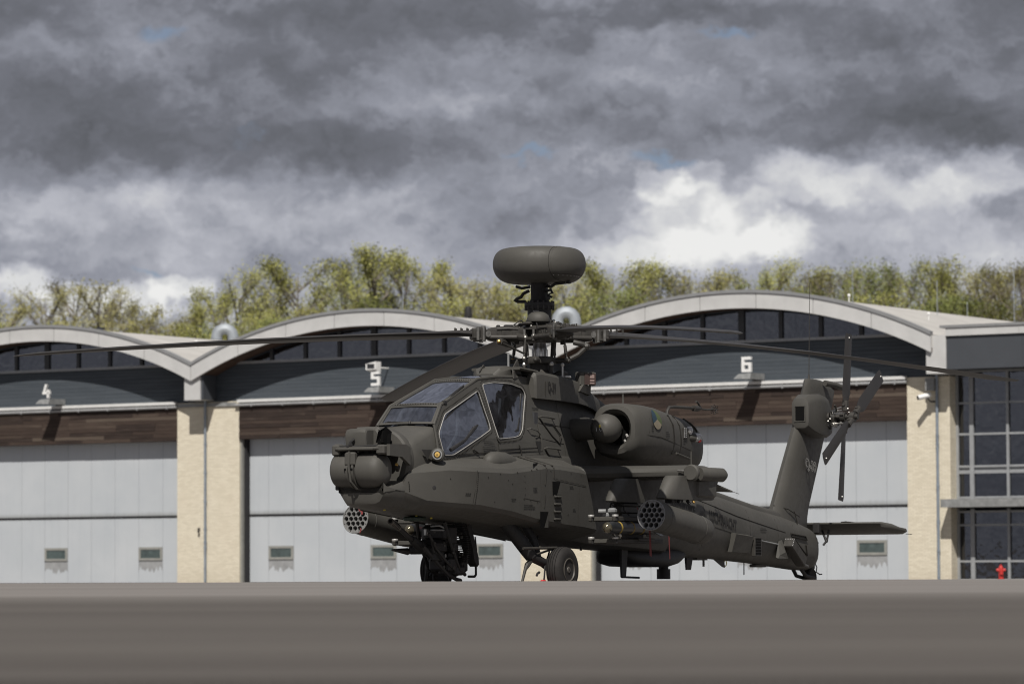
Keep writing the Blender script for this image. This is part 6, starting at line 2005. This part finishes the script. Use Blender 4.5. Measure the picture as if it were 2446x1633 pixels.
sk.build('post_cover', OL, post, 45)
cb = MB()
cb.tube([(.02, -.14, 4.42), (.05, -.26, 4.40), (.04, -.36, 4.43)], .022, 7).tube([(.05, -.14, 4.36), (.08, -.22, 4.32), (.08, -.26, 4.27), (.06, -.34, 4.25), (.02, -.40, 4.235), (.04, -.34, 4.21), (.06, -.2, 4.205)], .024, 7)
cb2 = MB()
cb2.tube([(.02, .14, 4.42), (.06, .22, 4.40), (.08, .30, 4.44), (.02, .44, 4.46)], .022, 7).tube([(.05, .14, 4.34), (.10, .24, 4.36), (.10, .27, 4.31), (.08, .18, 4.29), (.06, .24, 4.25)], .02, 7).rbox((0, .48, 4.46), (.08, .06, .04), .01).rbox((.1, .20, 4.24), (.06, .05, .06), .01)
cb.each('radar_cable', M['black'], post, cb2)
prof = []
for r_, z in ((.02, 4.462), (.26, 4.462), (.44, 4.470), (.545, 4.505), (.625, 4.575), (.665, 4.66), (.675, 4.74), (.665, 4.82), (.625, 4.90), (.545, 4.955), (.40, 4.978), (.20, 4.987), (.02, 4.989)):
    prof.append((r_, z))
prof = catmull(prof, 3)
DOME = MB().lathe(prof, 64).build('radar_dome', OL, H, 60)
dr_ = lambda z: interp(z, sorted([(p[1], p[0]) for p in prof if p[0] > .3]))
sm = MB()
cutp = []
for k in range(25):
    t = k / 24
    i = int(lerp(6, len(prof) - 5, t)); r_, z = prof[i]
    # a flat cut across the dome, seen as a curve
    yc = .43
    if r_ > yc + .005:
        cutp.append(Vector((math.sqrt(r_ * r_ - yc * yc), yc, z)))
cutp = [p + Vector((p.x, p.y, 0)).normalized() * .001 for p in cutp]
sm.tube(cutp, .004, 4)
a0 = math.atan2(cutp[0].y, cutp[0].x)
sm.tube([(dr_(4.565) * math.cos(a), dr_(4.565) * math.sin(a), 4.565) for a in [lerp(math.atan2(.43, .40), PI * .75, k / 10) for k in range(11)]], .004, 4)
sm.build('dome_seam', M['seam'], DOME)
rv = MB()
for p in cutp[2:-2:1]:
    q = p + Vector((-.035, .03, 0)) * .8
    rv.sphere(q, .006, 5)
tag(rv.build('rivets', M['seam'], DOME), kind='stuff')
rv = MB()
for k in range(12):
    a = lerp(math.atan2(.43, .38), PI * .72, k / 11)
    rv.sphere((dr_(4.545) * math.cos(a), dr_(4.545) * math.sin(a), 4.545), .007, 5)
tag(rv.build('bright_screws', M['alu'], DOME), kind='stuff')

# --- main landing gear
for sg in (1, -1):
    w = empty('main_wheel', (1.24, sg * 1.02, .322)); w.parent = H
    MB().lathe([(.14, -.10), (.21, -.118), (.275, -.112), (.31, -.085), (.324, -.04), (.326, 0), (.324, .04), (.31, .085), (.275, .112), (.21, .118), (.14, .10)], 44, YM).build('tyre', M['rubber'], w, 60)
    gv = MB()
    for yy in (-.06, -.025, .012, .05):
        r0 = .327 if abs(yy) < .04 else .322
        gv.lathe([(r0 + .0005, yy - .004), (r0 + .0012, yy), (r0 + .0005, yy + .004)], 44, YM, caps=False)
    gv.build('tread_groove', M['hole'], w)
    rm = MB().lathe([(.142, .06), (.160, .095), (.165, .112), (.155, .118), (.145, .10), (.12, .05), (.06, .035), (.055, .085), (.04, .11), (.01, .112)] if sg > 0 else [(.01, -.112), (.04, -.11), (.055, -.085), (.06, -.035), (.12, -.05), (.145, -.10), (.155, -.118), (.165, -.112), (.160, -.095), (.142, -.06)], 36, YM, caps=False)
    rm.build('rim', M['rim'], w, 30)
    hl = MB()
    for k in range(5):
        a = 2 * PI * k / 5 + 1.0
        hl.cyl((.092 * math.cos(a), sg * .046, .092 * math.sin(a)), (.092 * math.cos(a), sg * .052, .092 * math.sin(a)), .026, 10)
    hl.build('rim_hole', M['hole'], w)
    leg = MB()
    leg.tube([(2.05, sg * .50, 1.05), (1.92, sg * .66, .80), (1.80, sg * .76, .60), (1.74, sg * .80, .50)], [.10, .105, .10, .085], 12)
    leg.tube([(1.76, sg * .79, .52), (1.50, sg * .86, .42), (1.26, sg * .86, .325)], [.075, .065, .06], 12).cyl((1.26, sg * .80, .322), (1.26, sg * 1.05, .322), .045, 12)
    leg.tube([(1.62, sg * .62, .98), (1.56, sg * .74, .72), (1.56, sg * .82, .46)], [.07, .06, .045], 12).rbox((1.84, sg * .73, .68), (.20, .12, .22), .04)
    L_ = leg.build('gear_leg', M['black'], H, 40)
    MB().tube([(2.05, sg * .84, .62), (1.6, sg * .93, .625), (1.30, sg * .97, .63)], .020, 8).tube([(1.72, sg * .82, .52), (1.52, sg * .9, .58), (1.36, sg * .94, .615)], .016, 8).build('step_bar', M['hub'], L_)
    MB().tube([(1.78, sg * .80, .44), (1.86, sg * .80, .39), (1.90, sg * .79, .33), (1.98, sg * .78, .14)], [.035, .04, .024, .018], 8).build('tow_fitting', M['hub'], L_)
    MB().tube([(1.34, sg * .88, .62), (1.42, sg * .9, .54), (1.52, sg * .90, .40), (1.55, sg * .90, .22), (1.54, sg * .88, .12)], .013, 6).tube([(1.62, sg * .86, .29), (1.68, sg * .86, .27), (1.70, sg * .86, .24)], .018, 6).build('brake_hose', M['black'], L_)
chk = MB().rbox((1.62, .92, .115), (.10, .05, .14), .01).rbox((1.60, .92, .05), (.12, .28, .10), .02)
ck = chk.build('wheel_chock', M['red'], None); ck.location = heli.location; ck.rotation_euler = heli.rotation_euler
tag(ck, 'small red chock on the ground against the nearer main wheel', 'chock')

# --- chain gun under the nose
gun = empty('chain_gun', (3.05, 0, .62)); gun.parent = H
g = MB()
g.tube([(-.05, .0, -.12), (.42, -.01, .05), (.64, .01, .125)], [.075, .075, .05], 12)
g.rbox((-.30, .0, -.20), (.60, .20, .22), .03, mat=Matrix.Identity(4)).rbox((-.45, .0, -.14), (.40, .26, .26), .04).rbox((-.62, .02, -.22), (.14, .22, .20), .03)
g.cyl((.05, .08, -.14), (.05, .16, -.14), .09, 14).cyl((-.2, .09, -.13), (-.2, .15, -.13), .07, 12)
g.build('gun_receiver', M['black'], gun, 40)
bar = MB().tube([(.55, -.0, .09), (.98, .05, .245), (1.27, .08, .345)], [.036, .031, .030], 12)
for k in range(6):
    p = Vector((1.09 + .035 * k, .065 + .003 * k, .285 + .012 * k)); bar.cyl(p, p + Vector((.012, 0, .004)), .040, 12)
bar.build('gun_barrel', M['black'], gun)
MB().tube([(1.05, .058, .270), (1.31, .085, .358)], .037, 14).tube([(1.29, .083, .350), (1.32, .086, .361)], .045, 14).build('muzzle_brake', plain('muzzle_metal', (.11, .10, .085), .45, .5), gun)
MB().tube([(1.3152, .0855, .3595), (1.3225, .0862, .362)], .026, 12).build('muzzle_hole', M['hole'], gun)
cr = MB()
cr.tube([(.10, .22, .36), (.0, .24, .10), (-.35, .24, -.28), (-.62, .22, -.36)], .026, 8).tube([(.10, -.22, .36), (.0, -.24, .10), (-.35, -.24, -.28), (-.62, -.22, -.36)], .026, 8)
cr.tube([(.55, .14, .03), (.2, .16, -.20), (-.1, .17, -.36), (-.5, .15, -.43), (-.68, .12, -.44)], .030, 8).tube([(.80, -.20, -.02), (.45, -.16, -.04)], [.014, .05], 8)
cr.rbox((-.18, .0, .18), (.34, .46, .30), .05).rbox((.02, .05, .20), (.16, .36, .16), .03).tube([(-.62, .2, -.1), (-.58, .12, -.34), (-.5, 0, -.40)], .04, 8)
cr.rbox((-.40, .10, -.30), (.34, .30, .14), .03).rbox((-.70, .10, -.20), (.10, .24, .26), .03)
cr.build('gun_cradle', M['black'], gun, 40)
am = MB()
for k in range(22):     # the ammunition chute is a chain of separate links
    t = k / 21
    p = Vector((-.30 - .30 * t - .16 * math.sin(t * PI), .16, .44 - .62 * t))
    dv = Vector((-.30 - .16 * PI * math.cos(t * PI), 0, -.62)).normalized()
    for yy in (-.10, 0, .10):
        am.cyl(p + Vector((-.05, yy, 0)), p + Vector((.05, yy, 0)), .010, 5)
    am.cyl(p + Vector((-.05, -.12, 0)), p + Vector((-.05, .12, 0)), .008, 5).cyl(p + Vector((.05, -.12, 0)), p + Vector((.05, .12, 0)), .008, 5)
tag(am.build('ammunition_chute', M['black'], gun, smooth=False), kind='stuff')
MB().loft([[(-.52, .25, .48), (-.70, .25, .48), (-.70, .05, .48), (-.52, .05, .48)], [(-.80, .27, .0), (-.93, .27, .02), (-.93, .10, .02), (-.80, .10, .0)], [(-.86, .27, -.16), (-1.02, .27, -.12), (-1.02, .12, -.12), (-.86, .12, -.16)], [(-1.0, .26, -.25), (-1.06, .26, -.22), (-1.06, .14, -.22), (-1.0, .14, -.25)]]).build('chute_guard', M['black'], gun, 40)
MB().tube([(-1.04, .2, -.10), (-1.06, .22, -.02), (-.96, .24, .16)], .012, 6).tube([(-1.06, .2, -.22), (-1.08, .2, -.26), (-1.08, .2, -.36), (-1.03, .2, -.385), (-.80, .2, -.385)], .018, 8).build('guard_bar', M['black'], gun)
MB().tube([(.40, .18, .30), (.20, .20, .31), (.0, .2, .26), (-.25, .18, .22)], .013, 6).tube([(.40, .18, .25), (.1, .2, .25), (-.2, .2, .2)], .012, 6).build('gun_cable', M['lamp_grey'], gun)
MB().rbox((-.10, .16, .10), (.06, .03, .12), .008).each('gun_fitting', M['steel'], gun, MB().cyl((.0, .17, -.10), (.0, .18, -.10), .03, 8), MB().rbox((.42, .15, .33), (.10, .04, .03), .008), MB().rbox((.40, .1, .22), (.05, .05, .1), .01), MB().sphere((-.02, .17, -.02), .02, 6))
MB().rbox((.62, .05, .40), (.30, .22, .06), .02).build('gun_shroud', plain('dark_green_part', (.03, .045, .035), .5), gun)
gb = MB()
gb.rbox((.10, .02, .02), (.34, .34, .20), .05).rbox((.22, .16, -.10), (.26, .08, .16), .03).rbox((-.16, .20, -.22), (.30, .08, .20), .03).cyl((.30, .22, -.02), (.30, -.2, -.02), .06, 12).rbox((-.30, .12, .02), (.22, .2, .18), .04).tube([(.5, .2, .2), (.36, .24, .0), (.1, .25, -.18), (-.2, .24, -.3)], .02, 6).tube([(.46, .16, .26), (.42, .2, .10), (.36, .2, -.06)], .016, 6)
gb.build('gun_mount', M['black'], gun, 40)
gf = MB()
rg_ = random.Random(12)
for k in range(16):
    gf.rbox((rg_.uniform(-.45, .45), .255, rg_.uniform(-.28, .25)), (rg_.uniform(.02, .07), .02, rg_.uniform(.015, .05)), .004)
tag(gf.build('gun_clips', M['hub'], gun), kind='stuff')
for ch in gun.children:
    for v in ch.data.vertices:
        if v.co.x < 0:
            v.co.x *= .74
# small yellow marks under the belly
ym = MB()
for x, y, z in ((4.55, .10, 1.15), (3.75, .12, 1.078), (3.48, .2, 1.05), (3.55, .62, 1.18), (1.9, -.1, .905)):
    ym.box((x - .012, y - .012, z - .03), (x + .012, y + .012, z + .012))
tag(ym.build('yellow_plugs', M['yellow_paint'], H, smooth=False), kind='stuff')
MB().rbox((5.0, -.36, 1.44), (.05, .05, .10), .01).build('pitot_stub', M['black'], H)
MB().cyl((-.2, .55, .66), (-.2, .55, .60), .02, 6).cyl((1.0, .5, .82), (1.0, .5, .75), .012, 6).tube([(1.1, .50, .83), (1.05, .50, .74)], .01, 6).build('drain_pipe', M['black'], H)

# assemblies that are parts in their own right hang on the helicopter itself; nothing goes deeper than part > sub-part
bpy.context.view_layer.update()


def chain(o):
    c = []
    while o.parent is not None:
        o = o.parent; c.append(o)
    return c


def rehang(o, anc):
    m = o.matrix_basis.copy()
    p = o.parent
    while p is not None and p != anc:
        m = p.matrix_basis @ m
        p = p.parent
    o.parent = anc
    o.matrix_basis = m


PROMOTE = {'missile', 'launch_rail', 'gearbox_cap', 'tail_lamp', 'wing_tip_pod', 'gearbox_fairing', 'position_lamp', 'fin_cap', 'flare_dispenser', 'boom_sensor', 'flare_box'}
objs = list(SC.objects)
for o in objs:
    if o.name.split('.')[0] in PROMOTE and o.parent is not None and len(chain(o)) >= 2:
        rehang(o, chain(o)[-1])
for o in objs:
    c = chain(o)
    if len(c) > 2:
        rehang(o, c[-2])
